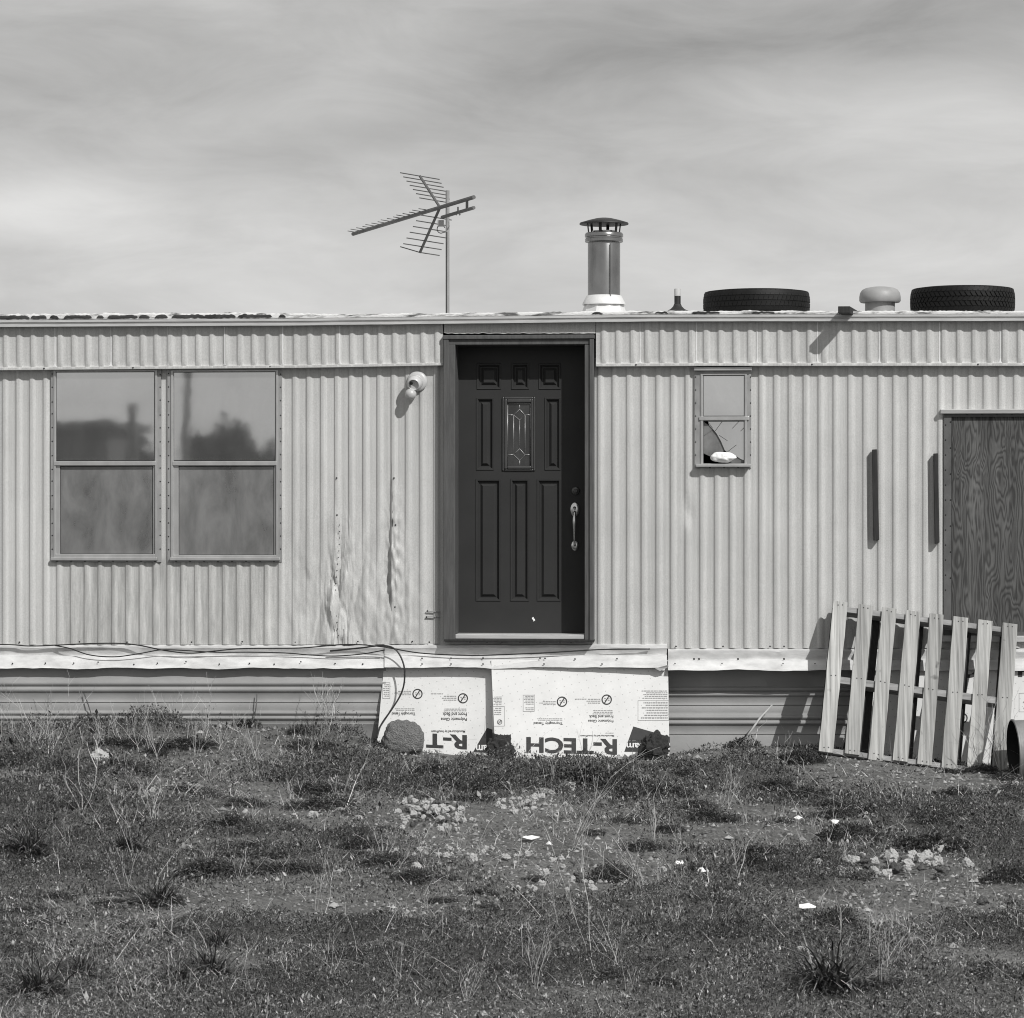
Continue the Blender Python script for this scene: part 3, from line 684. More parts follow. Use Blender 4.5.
# ------------------------------------------------------------------ things on the roof
def tyre(px, py, wpx, hpx, label, kind, yc):
    c = W(px, py, yc); s = W(px+1, py, yc).x-c.x; Ro = wpx/2*s; wd = .198 if kind == 'block' else .178; fz = wd/.205; z0 = roofz(c.x, yc)-.004
    t = thing('tyre', label, 'tyre', (c.x, yc, z0), 'old tyres on the roof')
    Wt = wd
    pr = [(Ro*.60, .04), (Ro*.62, .015), (Ro*.70, .004), (Ro*.82, .0), (Ro*.94, .006), (Ro*.975, .02), (Ro*.98, .04), (Ro*.98, Wt-.04), (Ro*.975, Wt-.02), (Ro*.94, Wt-.006), (Ro*.82, Wt), (Ro*.70, Wt-.004), (Ro*.62, Wt-.015), (Ro*.60, Wt-.04), (Ro*.66, Wt-.05), (Ro*.88, Wt-.06), (Ro*.93, Wt/2), (Ro*.88, .06), (Ro*.66, .05), (Ro*.60, .04)]
    MB().lathe(pr, (c.x, yc, z0), 72).build('sidewall', M['tyre'], t, auto=60)
    m = MB()
    if kind == 'block': rows = [(.022, .052, 1), (.057, .085, -1), (.090, .116, 1), (.121, .149, -1), (.154, .184, 1)]; nb = 62; fill = .74; skew = .35
    else: rows = [(.020, .060, 1), (.067, .098, 1), (.107, .138, 1), (.145, .185, 1)]; nb = 70; fill = .90; skew = .15
    for ri, (a, b, sg) in enumerate([((z_*fz-Wt/2)*1.12+Wt/2, (q_*fz-Wt/2)*1.12+Wt/2, g_) for z_, q_, g_ in rows]):
        for k in range(nb):
            t0 = 2*math.pi*(k+(ri % 2)*.5)/nb; dt = 2*math.pi/nb*fill; sk = skew*sg*dt
            r0 = Ro*.955; ra = Ro*(1 if kind == 'block' else .992); sh = lambda z: ra-.010*abs((z-Wt/2)/(Wt/2))**3*1.6
            P = lambda th, r, z: (c.x+r*math.cos(th), yc+r*math.sin(th), z0+z)
            m.hexa([P(t0-sk, sh(a), a), P(t0+dt-sk, sh(a), a), P(t0+dt+sk, sh(b), b), P(t0+sk, sh(b), b)], [P(t0-sk, r0, a), P(t0+dt-sk, r0, a), P(t0+dt+sk, r0, b), P(t0+sk, r0, b)])
    m.build('tread', M['tyre'], t)
tyre(756.5, 300, 108, 26, 'worn black tyre lying on the roof edge beside the thin vent pipe', 'rib', .42)
tyre(962.5, 300, 105, 28, 'black tyre with chunky block tread lying on the roof right of the mushroom vent', 'block', .42)
# plank poking out over the roof edge
a = W(838, 309, -.315); b = W(850, 309, -.315); zp = W(845, 313.0, -.315).z; zq = W(845, 306.2, -.315).z
pl = MB().hexa([(a.x, -.315, zp), (b.x, -.315, zp), (b.x, -.315, zq), (a.x, -.315, zq)], [(a.x+.12, .5, zp), (b.x+.12, .5, zp), (b.x+.12, .5, zq), (a.x+.12, .5, zq)]).build('plank', M['darkwood'], None, bevel=.003); tag(pl, 'dark plank end sticking out over the roof edge', 'plank')

# TV antenna: horizontal boom pointing away to the left
ant = thing('tv_antenna', 'skeletal roof aerial on a thin steel mast', 'antenna', W(447.5, 316, .55))
ya = .55; mb = W(447.5, 330, ya); mt = W(447.5, 190.5, ya)
MB().tube([(mb.x, ya, mb.z), (mt.x, ya, mt.z)], .014, 12).build('mast', M['mast'], ant, auto=40)
apex = W(440, 207.5, ya-.02); bd = Vector((-.58, .81, -.06)).normalized(); be = Vector((.81, .58, -.09)).normalized()
def seg(px_target):   # distance along the boom from apex at which its image x is px_target
    lo, hi = -2.0, 3.0
    for _ in range(40):
        mid = (lo+hi)/2
        if proj(apex+bd*mid)[0] > px_target: lo = mid
        else: hi = mid
    return lo
sF, sB = seg(353), seg(474)
m = MB(); m.tube([apex+bd*sB, apex+bd*sF], .015, 8); lowb = Vector((0, 0, -.075))
m.tube([apex+bd*(sB+.0)+lowb, apex+bd*(-.03)+lowb], .013, 8); m.tube([apex+bd*(sB+.10), apex+bd*(sB+.10)+lowb], .010, 6)
m.build('boom', M['antenna'], ant, auto=40)
for k in range(15):
    q_ = .22+(sF-.22)*k/14; p = apex+bd*q_+Vector((0, 0, .017)); hl = .055+.010*math.sin(k*2.1)
    MB().tube([p-be*hl, p+be*hl], .0032, 5).build('director', M['antenna'], ant)
for sg, ln in ((1, .275), (-1, .285)):
    end = apex+bd*.30+Vector((0, 0, sg*ln)); MB().tube([apex, end], .010, 6).build('reflector_arm', M['antenna'], ant)
    nn = 7
    for k in range(nn):
        u = .22+.78*k/(nn-1); p = apex.lerp(end, u); hl = .125+.04*u
        dz = Vector((0, 0, .02)) if (sg < 0 and k == nn-1) else Vector((0, 0, 0))
        MB().tube([p-be*hl+dz, p, p+be*hl], .0042, 5).build('reflector_rod', M['antenna'], ant)
m = MB(); c = W(441, 223.5, ya-.02); m.box(c.x-.022, c.x+.022, ya-.05, ya-.01, c.z-.022, c.z+.022); m.build('junction_box', M['mast'], ant)
c = W(458, 211, ya-.1); m = MB(); m.tube([c+Vector((-.015, 0, -.03)), c, c+Vector((.015, 0, -.03))], .006, 6); m.tube([c, c+Vector((0, 0, .03))], .006, 6); m.build('clamp', M['antenna'], ant)
c = W(441, 229, ya-.04); m = MB(); m.tube([c+Vector((.028*math.cos(t), 0, .03*math.sin(t))) for t in np.linspace(.3, 5.2, 16)]+[W(447, 232, ya-.015), W(446.5, 260, ya-.015), W(446.5, 316, ya-.015)], .0035, 5); m.build('lead_wire', M['cable'], ant)

# ------------------------------------------------------------------ things on the wall
lp = W(417.6, 381.5, 0); lamp = thing('wall_lamp', 'white round lamp holder mounted high on the wall beside the door', 'lamp', (lp.x, 0, lp.z))
m = MB(); m.lathe([(.070, -.012), (.072, -.026), (.068, -.034), (.055, -.040), (.03, -.044), (.001, -.045)], (lp.x, 0, lp.z), 32, (0, 1, 0)); m.build('base_plate', M['white'], lamp, auto=40)
hx = Vector((-.08, -.86, -.30)).normalized(); c0 = Vector((lp.x-.004, -.038, lp.z+.004))
m = MB(); m.lathe([(.028, 0), (.034, .012), (.052, .03), (.056, .042), (.053, .046), (.056, .052), (.055, .075), (.046, .098), (.038, .104), (.036, .09), (.001, .085)], c0, 28, hx); m.build('swivel_housing', M['white'], lamp, auto=40)
c1 = Vector((lp.x-.025, -.06, lp.z-.055)); dn = Vector((-.18, -.75, -.62)).normalized()
m = MB(); m.lathe([(.018, -.035), (.022, .0), (.026, .02), (.034, .035), (.040, .055), (.038, .075), (.026, .092), (.001, .098)], c1, 24, dn); m.build('bulb', M['bulb'], lamp, auto=50)
m = MB(); m.lathe([(.001, .112), (.011, .110), (.012, .10)], c0+Vector((-.016, 0, .012)), 12, hx); m.build('set_screw', M['gap'], lamp)
def strip(name, tl, tr, br, bl, label):
    d = -.062
    f = [W(*bl, d), W(*br, d), W(*tr, d), W(*tl, d)]
    for v in f: v.y = d
    b = [Vector((v.x, -.012, v.z)) for v in f]
    o = MB().hexa(f, b).build(name, M['darkwood'], None, bevel=.003); return tag(o, label, 'wood strip', 'dark wood strips nailed to the wall')
strip('wood_strip', (872.2, 449.5), (877, 449.2), (879.3, 540), (873.6, 540.5), 'dark vertical wood strip on the bare wall further from the plywood window')
strip('wood_strip', (933.6, 453.5), (938, 453.2), (939.6, 542.5), (935, 544), 'dark vertical wood strip close beside the plywood window frame')
# cables along the foot of the siding
def cable(pts, r, label):
    P = crom([W(x, y, yy) for x, y, yy in pts], 8)
    o = MB().tube(P, r, 7).build('cable', M['cable'], None, smooth=True); return tag(o, label, 'cable', 'cables slung along the trailer')
cable([(-300, 645, -.06), (-100, 646, -.06), (0, 644.6, -.05), (30, 646, -.05), (60, 645, -.05), (90, 643.6, -.055), (120, 643.4, -.06), (140, 645.5, -.06), (165, 650.5, -.07), (190, 653.2, -.07), (215, 651, -.065), (245, 648.5, -.06), (300, 648, -.06), (345, 644.5, -.06), (380, 646.5, -.06), (420, 653, -.07), (470, 655.4, -.085), (520, 654, -.085), (560, 652, -.075), (600, 649.6, -.055), (650, 649, -.04)], .0045, 'thin black cable drooping along the wall foot and under the door')
cable([(55, 645.5, -.045), (70, 648.5, -.06), (90, 655, -.075), (115, 656.8, -.08), (140, 653.5, -.08), (160, 650, -.075), (180, 650.2, -.07), (215, 652.2, -.06), (250, 652.2, -.06), (285, 653, -.06), (310, 655, -.06), (335, 656, -.065), (362, 654, -.075), (385, 650, -.1)], .0042, 'black cable looping twice under the paired windows')
cable([(330, 651, -.08), (360, 648, -.10), (383, 645.6, -.115), (396, 650, -.125), (403.5, 664, -.14), (404.5, 680, -.15), (401, 694, -.16), (392, 709, -.19), (381, 725, -.22), (377, 738, -.25)], .006, 'black cable hanging in a loop down to the boulder')

# ------------------------------------------------------------------ insulation boards leaning on the skirting
def textpoly(body, bold=.012):
    cu = bpy.data.curves.new('lettering', 'FONT'); cu.body = body; cu.offset = bold; cu.resolution_u = 3
    o = bpy.data.objects.new('lettering', cu); COL.objects.link(o); bpy.context.view_layer.update()
    me = o.evaluated_get(bpy.context.evaluated_depsgraph_get()).to_mesh()
    v = np.array([x.co[:2] for x in me.vertices]); f = [tuple(p.vertices) for p in me.polygons]
    o.to_mesh_clear(); bpy.data.objects.remove(o); bpy.data.curves.remove(cu)
    v -= v.min(0); v /= np.maximum(v.max(0), 1e-6); return v, f
class Board:
    def __init__(s, corners, ytop, ybot, label, th=.024, ytr=None):
        tl, tr, br, bl = corners
        a = W(*tl, ytop); b = W(*tr, ytr if ytr is not None else ytop); c = W((bl[0]+br[0])/2, (bl[1]+br[1])/2, ybot)
        n = (b-a).cross(c-a).normalized()
        if n.y > 0: n = -n
        s.p0, s.n = a, n
        f = [onplane(*bl, a, n), onplane(*br, a, n), onplane(*tr, a, n), onplane(*tl, a, n)]
        base = (f[0]+f[1])/2
        s.t = thing('insulation_board', label, 'insulation board', base, 'printed insulation boards against the skirting')
        # a slightly bowed panel: subdivide the front
        m = MB(); N = 12
        def fr(i, j):
            u, v = i/N, j/N; p = (f[0]*(1-u)+f[1]*u)*(1-v)+(f[3]*(1-u)+f[2]*u)*v
            return p
        m.hexa(f, [p-n*th for p in f]); m.build('panel', M['board'], s.t, bevel=.002)
        s.m = MB(); s.g = MB(); s.w = MB()
    def P(s, x, y, o=.0022): return onplane(x, y, s.p0, s.n)+s.n*o
    def text(s, body, x0, y0, x1, y1, bold=.012, mb=None, o=.0022, shear=0):   # printed upside down inside the px box
        v, f = textpoly(body, bold); mb = mb or s.m
        dy = shear
        mb.add([s.P(x1-(x1-x0)*q[0], y0+(y1-y0)*q[1]+dy*q[0], o) for q in v], f)
    def bars(s, x0, y0, x1, y1, n, seed=0):
        r = random.Random(seed)
        for k in range(n):
            y = y0+(y1-y0)*(k+.2)/n; h = (y1-y0)/n*.42; x = x1-r.uniform(0, .02)*(x1-x0); xe = x0+r.uniform(0, .25)*(x1-x0)
            while x > xe:
                w = r.uniform(1.0, 3.2); a = max(xe, x-w)
                s.g.add([s.P(a, y+h), s.P(x, y+h), s.P(x, y), s.P(a, y)], [(0, 1, 2, 3)]); x -= w+.55
    def poly(s, pts, mb=None, o=.0022):
        mb = mb or s.m; mb.add([s.P(*p, o) for p in pts], [tuple(range(len(pts)))])
    def nosym(s, cx, cy, r):
        n = 28; vs = [s.P(cx+q*math.cos(2*math.pi*k/n), cy+q*math.sin(2*math.pi*k/n)) for q in (r, r*.78) for k in range(n)]
        s.m.add(vs, [(k, (k+1) % n, n+(k+1) % n, n+k) for k in range(n)])
        a = .55; d = r*.9; w = r*.12
        s.poly([(cx-d*.5-w, cy+d*.8), (cx-d*.5+w, cy+d*.8), (cx+d*.5+w, cy-d*.8), (cx+d*.5-w, cy-d*.8)], o=.0028)
        s.bars(cx-r*.55, cy-r*.35, cx-r*.15, cy+r*.3, 2, 3); s.bars(cx+r*.15, cy-r*.3, cx+r*.55, cy+r*.35, 2, 5)
    def rect(s, x0, y0, x1, y1, w=.35):
        for a, b, c, d in ((x0, y0, x1, y0+w), (x0, y1-w, x1, y1), (x0, y0+w, x0+w, y1-w), (x1-w, y0+w, x1, y1-w)):
            s.g.add([s.P(a, d), s.P(c, d), s.P(c, b), s.P(a, b)], [(0, 1, 2, 3)])
    def done(s):
        for mb, nm, mt in ((s.m, 'printed_lettering', M['ink']), (s.g, 'small_print', M['inkgrey']), (s.w, 'white_lettering', M['inkwhite'])):
            if mb.v: mb.build(nm, mt, s.t)
# board 2 (whole, in front)
B = Board([(491, 660), (668, 660), (669.5, 760), (495.5, 762)], -.085, -.225, 'upright white insulation board with the whole upside down R-TECH print', ytr=-.022)
q2 = lambda x, y: (480+x/4.876, 650+y/4.876)
def box2(x0, y0, x1, y1): return (*q2(x0, y0), *q2(x1, y1))
B.text('R-TECH', *box2(226, 434, 668, 512), bold=.035, shear=-2.2)
B.poly([q2(*p) for p in ((748, 373), (926, 424), (926, 497), (704, 496))])
B.text('InsulFoam', *box2(714, 453, 925, 486), bold=.02, mb=B.w, o=.0036)
B.bars(*box2(722, 440, 835, 448), 1, 4)
B.nosym(*q2(400, 252), 5.2); B.nosym(*q2(618, 242), 5.2)
B.bars(*box2(288, 248, 370, 270), 3, 1); B.bars(*box2(508, 236, 588, 264), 3, 2); B.bars(*box2(458, 236, 520, 244), 1, 9)
B.text('Polymeric Gloss', *box2(528, 336, 650, 353), bold=.01); B.text('Front and Back', *box2(532, 318, 650, 332), bold=.01); B.bars(*box2(528, 292, 648, 316), 3, 6)
B.text('Thoroughly Tested', *box2(262, 348, 404, 364), bold=.01); B.bars(*box2(275, 332, 402, 346), 2, 7)
B.text('Manufactured by InsulFoam', *box2(490, 412, 654, 423), bold=.01); B.bars(*box2(600, 402, 652, 409), 1, 8)
B.rect(*box2(210, 219, 266, 300)); B.bars(*box2(214, 223, 262, 268), 6, 11); B.bars(*box2(214, 278, 262, 296), 2, 12)
B.rect(*box2(62, 274, 120, 372)); B.bars(*box2(64, 226, 106, 268), 6, 13); B.bars(*box2(66, 280, 104, 320), 4, 14); B.nosym(*q2(96, 351), 2.5)
B.rect(*box2(770, 246, 922, 344)); B.bars(*box2(788, 196, 915, 240), 5, 15); B.bars(*box2(782, 252, 916, 338), 7, 16)
B.done()
# board 1 (behind, left; its right edge runs under board 2)
B = Board([(384.5, 658), (497, 658), (494, 758), (376, 752)], -.012, -.140, 'white insulation board behind the boulder, cut off after R-T')
q1 = lambda x, y: (370+x/6.83, 640+y/6.83)
def box1(x0, y0, x1, y1): return (*q1(x0, y0), *q1(x1, y1))
B.text('R-T', *box1(384, 650, 662, 748), bold=.035, shear=-2)
B.poly([q1(*p) for p in ((800, 600), (836, 612), (836, 772), (704, 766))]); B.text('am', *box1(725, 716, 800, 754), bold=.02, mb=B.w, o=.0036)
B.nosym(*q1(325, 368), 5.1); B.nosym(*q1(635, 398), 5.1)
B.bars(*box1(165, 345, 282, 380), 3, 1); B.bars(*box1(475, 378, 592, 418), 3, 2); B.bars(*box1(408, 362, 500, 374), 1, 9)
B.text('Polymeric Gloss', *box1(485, 524, 662, 552), bold=.01); B.text('Front and Back', *box1(497, 494, 662, 520), bold=.01); B.bars(*box1(470, 466, 662, 490), 2, 6)
B.text('Thoroughly Tested', *box1(150, 488, 310, 514), bold=.01); B.bars(*box1(165, 465, 305, 485), 2, 7)
B.text('Manufactured by InsulFoam', *box1(420, 612, 650, 634), bold=.01)
B.rect(*box1(86, 290, 138, 400)); B.bars(*box1(92, 300, 132, 390), 7, 11)
B.done()
# board 3 behind the pallet
B = Board([(868, 664), (1092, 664), (1096, 782), (866, 778)], -.045, -.20, 'white insulation board half hidden behind the leaning pallet')
B.text('C', 961.5, 662.5, 979.5, 678, bold=.05); B.text('H', 1018, 664, 1034, 677, bold=.04)
B.nosym(962.5, 718, 5.2); B.rect(1019, 693, 1050, 712); B.bars(1021, 695, 1048, 710, 5, 3); B.bars(985, 700, 1000, 705, 2, 4)
B.done()

# ------------------------------------------------------------------ pallet
A = W(833.5, 600.5, -.135); Bq = W(818.5, 751, -.60); Cq = W(1016.5, 624, -.135)
pu = (Cq-A).normalized(); pv = (A-Bq); PL = pv.length; pv = pv.normalized(); pn = pu.cross(pv).normalized()
if pn.y > 0: pn = -pn
PW = (Cq-A).length; org = A-pv*PL
pal = thing('pallet', 'bleached wooden pallet leaning on the trailer under the plywood window', 'pallet', org)
starts = [0, .139, .268, .398, .528, .658, .793, .926]
for k, s in enumerate(starts):
    w = .079*PW*(1+.03*math.sin(k*3)); L0 = .012*math.sin(k*2.3); m = MB()
    rr = pu*math.cos(.006*math.sin(k*1.7))+pv*math.sin(.006*math.sin(k*1.7)); vv = pv
    # a slat with slightly uneven edges
    N = 9; fr = []; 
    def ed(i, side): return .004*mnoise.noise(Vector((k*3.1+side*7, i*.9, 2)))
    vs = []
    for i in range(N+1):
        o = org+pu*(s*PW)+vv*(L0+(PL-L0)*i/N)
        l = o+rr*ed(i, 0); r_ = o+rr*(w+ed(i, 1)); 
        vs += [l, r_, r_-pn*.019, l-pn*.019]
    fs = [(0, 1, 2, 3), (4*N+3, 4*N+2, 4*N+1, 4*N)]
    for i in range(N):
        a = 4*i; fs += [(a, a+4, a+5, a+1), (a+1, a+5, a+6, a+2), (a+2, a+6, a+7, a+3), (a+3, a+7, a+4, a)]
    m.add(vs, fs)
    sl = m.build('slat', M['pallet'], pal, bevel=.002)
    m = MB()
    for vv_, cnt in ((PL-.03, 2), (PL*.5, 2), (.03, 2)):
        for c in range(cnt):
            p = org+pu*(s*PW+w*(.35+.3*c))+pv*(vv_+.006*math.sin(k+c))+pn*.0008
            m.tube([p, p+pn*.0012], .0045, 7)
    m.build('nail_heads', M['rivet'], sl)
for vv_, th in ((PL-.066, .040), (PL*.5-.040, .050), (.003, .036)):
    MB().obox(org+pu*.004+pv*vv_-pn*(.019+.001+.085), pu, pv, pn, PW-.008, th, .085).build('stringer', M['palletshade'], pal, bevel=.003)
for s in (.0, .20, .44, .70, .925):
    MB().obox(org+pu*(s*PW)+pv*.0-pn*(.019+.087+.019), pu, pv, pn, .085, PL-.01, .018).build('back_slat', M['darkwood'], pal, bevel=.002)  # back slats coloured dark to carry the deep shade in the gaps

# metal tub on its side at the right edge
tc = G(1013, 777); ax = Vector((1, .12, .05)).normalized(); r0 = .205
tub = thing('metal_tub', 'weathered metal tub lying on its side by the pallet', 'tub', (tc.x, tc.y, tc.z))
c = Vector((tc.x, tc.y, tc.z+r0-.03))
m = MB(); m.lathe([(r0, 0), (r0+.008, .004), (r0+.008, .014), (r0, .018), (r0*.99, .2), (r0+.005, .21), (r0+.005, .225), (r0*.98, .235), (r0*.95, .48), (.001, .48)], c, 40, ax); m.build('shell', M['bucket'], tub, auto=40)
m = MB(); m.lathe([(r0-.002, .001), (r0*.96, .2), (r0*.93, .46), (.001, .46)], c, 40, ax); m.build('inner_wall', M['inside'], tub, smooth=True)

# ------------------------------------------------------------------ ground
def axis_lines(a, b, step, far):
    c = list(np.arange(a, b+1e-6, step)); g = step; x = b
    up = []
    while x < far: g *= 1.35; x += g; up.append(x)
    g = step; x = a; dn = []
    while x > -far: g *= 1.35; x -= g; dn.append(x)
    return np.array(dn[::-1]+c+up)
gx = axis_lines(-5.5, 5.5, .045, 500); gy = axis_lines(-13.0, .3, .06, 500)
GX, GY = np.meshgrid(gx, gy); GZ = gz(GX, GY)+np.where((np.abs(GX) < 6) & (GY > -13.2) & (GY < .5), (fbm(GX*14, GY*14, 3)-.5)*.030, 0)
nx, ny = len(gx), len(gy)
vv = np.stack([GX, GY, GZ], -1).reshape(-1, 3); idx = np.arange(nx*ny).reshape(ny, nx)
ff = np.stack([idx[:-1, :-1], idx[:-1, 1:], idx[1:, 1:], idx[1:, :-1]], -1).reshape(-1, 4)
me = bpy.data.meshes.new('ground'); me.vertices.add(len(vv)); me.vertices.foreach_set('co', vv.astype(np.float32).ravel())
me.loops.add(len(ff)*4); me.loops.foreach_set('vertex_index', ff.astype(np.int32).ravel()); me.polygons.add(len(ff)); me.polygons.foreach_set('loop_start', np.arange(0, len(ff)*4, 4, dtype=np.int32))
me.polygons.foreach_set('use_smooth', np.ones(len(ff), bool)); me.materials.append(M['dirt']); me.update(calc_edges=True)
gr = bpy.data.objects.new('ground', me); COL.objects.link(gr); tag(gr, 'dry dirt yard with patchy low weeds', 'ground', kind='structure')

# --- vegetation density: bare patches seen in the photo (px centre, px radii)
bare = [(905, 776, 95, 13), (760, 752, 40, 6), (433, 818, 24, 8), (533, 806, 22, 7), (905, 868, 42, 9), (890, 772, 95, 16), (700, 762, 60, 9), (500, 826, 60, 16), (470, 850, 80, 14), (930, 900, 120, 34), (905, 868, 75, 16), (560, 868, 90, 22), (310, 905, 90, 12), (430, 815, 55, 14), (720, 800, 40, 8), (640, 950, 120, 20), (240, 960, 60, 14), (260, 790, 50, 7), (525, 758, 150, 6), (760, 840, 60, 9), (610, 890, 60, 10)]
bp = []
for x, y, rx, ry in bare:
    c = G(x, y); e = G(x+rx, y); f = G(x, y+ry); bp.append((c.x, c.y, abs(e.x-c.x), abs(f.y-c.y)))
def density(x, y):
    d = .86+1.25*(fbm(x*1.1+31, y*1.1+7, 4)-.5)*2
    for q_, (cx, cy, rx, ry) in enumerate(bp): d = d-(1.6 if q_ < 5 else 1.1)*np.exp(-(((x-cx)/rx)**2+((y-cy)/ry)**2))
    return np.clip(d, .05, 1)
def scatter(n, ybias=1.0):
    """positions with density following the view: roughly even over the picture"""
    u = rng.random(n); dep = 1/((1/8.0)*(1-u)+(1/20.7)*u)     # distance from the camera, even in 1/d
    half = dep*(CX/F)*1.06+1.3
    lat = (rng.random(n)*2-1)*half
    x = CAM.x+AX.x*dep+RT.x*lat; y = CAM.y+AX.y*dep+RT.y*lat
    return x, y, dep
def leaves(x, y, z, L, wr, tilt, az=None):
    n = len(x); az = rng.random(n)*2*np.pi if az is None else az
    ct, st = np.cos(tilt), np.sin(tilt); dx, dy, dz = np.cos(az)*ct, np.sin(az)*ct, st
    sx, sy = -np.sin(az), np.cos(az); roll = rng.normal(0, .5, n)
    wx = sx*np.cos(roll); wy = sy*np.cos(roll); wz = np.sin(roll)
    w = L*wr
    o = np.stack([x, y, z], -1); d = np.stack([dx, dy, dz], -1)*L[:, None]; s = np.stack([wx, wy, wz], -1)*w[:, None]*.5
    return np.stack([o, o+d*.5+s, o+d, o+d*.5-s], 1)
n = 3900000
x, y, dep = scatter(n); dens = density(x, y); keep = (rng.random(n) < dens**1.2) & (y < -.04)
x, y, dep, dens = x[keep], y[keep], dep[keep], dens[keep]
# clumping: pull the leaves towards cell centres
cell = .085; cxn = np.floor(x/cell+.5*vn(x*6, y*6)); cyn = np.floor(y/cell+.5*vn(y*6, x*6)); hsh = np.sin(cxn*127.1+cyn*311.7)*43758.5453; hsh = hsh-np.floor(hsh)
def lumpf(x, y): return np.clip((fbm(x*2.4+11, y*1.7+2, 4)-.40)*3.6, 0, 1)
lump = lumpf(x, y); far = np.clip((dep-9.5)/6.5, 0, 1)
mat_ = (rng.random(len(x)) < lump*np.clip(dens*1.5, 0, 1))
k = mat_ | (rng.random(len(x)) < .45)
x, y, dep, dens, hsh, lump, far, mat_ = x[k], y[k], dep[k], dens[k], hsh[k], lump[k], far[k], mat_[k]
nearb = np.where((x > W(368, 750).x) & (x < W(700, 750).x), np.clip((-.35-y)/.9, .10, 1), np.clip((-.15-y)/.3, .35, 1)+.7*np.exp(-((y+.5)/.35)**2)*(x < W(368, 750).x))
bumps = .55+.9*vn(x*9, y*7)
hgt = nearb*np.where(mat_, (.035+.075*far)*lump*bumps, .005+.022*dens*hsh*hsh)
L = dep*np.where(mat_, .00064, .00082)*rng.lognormal(0, .42, len(x)); u = np.where(mat_, rng.random(len(x))**.4, rng.random(len(x)))
tilt = rng.normal(.65, .75, len(x))
lv = leaves(x, y, gz(x, y)+hgt*u+.002, L, rng.uniform(.25, .6, len(x)), tilt)
gc = npmesh('ground_cover', lv[~mat_], 4, M['leaf']); tag(gc, 'sparse small leaves and sprouts between the weed mats', 'ground cover', kind='stuff')
gc = npmesh('weed_mat', lv[mat_], 4, M['mat']); tag(gc, 'low matted dark weeds covering the yard', 'ground cover', kind='stuff')
# pebbles and grit
n = 110000; x, y, dep = scatter(n); keep = (rng.random(n) < (1.02-density(x, y))**1.3) & (y < -.05); x, y, dep = x[keep], y[keep], dep[keep]; n = len(x)
r = dep*.00046*rng.lognormal(0, .4, n); oc = np.array([(1, 0, 0), (0, 1, 0), (-1, 0, 0), (0, -1, 0), (0, 0, .9), (0, 0, -.9)]); fc = np.array([(0, 1, 4), (1, 2, 4), (2, 3, 4), (3, 0, 4)])
jit = rng.uniform(.6, 1.3, (n, 6, 1)); pv6 = oc[None]*jit*r[:, None, None]+np.stack([x, y, gz(x, y)+r*.25], -1)[:, None, :]
me = bpy.data.meshes.new('gravel'); me.vertices.add(n*6); me.vertices.foreach_set('co', pv6.astype(np.float32).ravel())
fi = (fc[None]+np.arange(n)[:, None, None]*6).reshape(-1); me.loops.add(len(fi)); me.loops.foreach_set('vertex_index', fi.astype(np.int32)); me.polygons.add(n*4); me.polygons.foreach_set('loop_start', np.arange(0, n*12, 3, dtype=np.int32))
M['grit'] = island('grit', [(0, .05), (.6, .17), (1, .42)], .9)
me.materials.append(M['grit']); me.update(calc_edges=True); o = bpy.data.objects.new('gravel', me); COL.objects.link(o); tag(o, 'fine grit and pebbles in the bare patches', 'gravel', kind='stuff')
# dry straw lying about
def strands(x, y, z, L, wd, seg=4, lean=None, curl=.8):
    n = len(x); az = rng.random(n)*2*np.pi; t0 = lean if lean is not None else rng.uniform(0, 1.2, n)
    pts = [np.stack([x, y, z], -1)]; a = t0.copy()
    for k in range(seg):
        d = np.stack([np.cos(az)*np.cos(a), np.sin(az)*np.cos(a), np.sin(a)], -1); pts.append(pts[-1]+d*(L/seg)[:, None]); a = a-rng.uniform(0, curl, n)/seg*2; az = az+rng.normal(0, .18, n)
    s = np.stack([-np.sin(az), np.cos(az), np.zeros(n)], -1); q = []
    for k in range(seg):
        w0 = wd*(1-.8*k/seg); w1 = wd*(1-.8*(k+1)/seg)
        q.append(np.stack([pts[k]-s*w0[:, None], pts[k]+s*w0[:, None], pts[k+1]+s*w1[:, None], pts[k+1]-s*w1[:, None]], 1))
    return np.concatenate(q, 0)
n = 95000; x, y, dep = scatter(n); k = (rng.random(n) < .13+.75*np.clip((fbm(x*1.3+60, y*.8+3, 3)-.50)*4.5, 0, 1)) & (y < -.05); x, y, dep = x[k], y[k], dep[k]; n = len(x)
sv = strands(x, y, gz(x, y)+rng.uniform(.005, .05, n), dep*.0048*rng.lognormal(0, .75, n), dep*.000085*rng.uniform(.6, 1.5, n), 4, np.abs(rng.normal(0, .45, n)), .5)
o = npmesh('dry_grass', sv, 4, M['drystem']); tag(o, 'pale dry grass stalks strewn through the weeds', 'dry grass', kind='stuff')

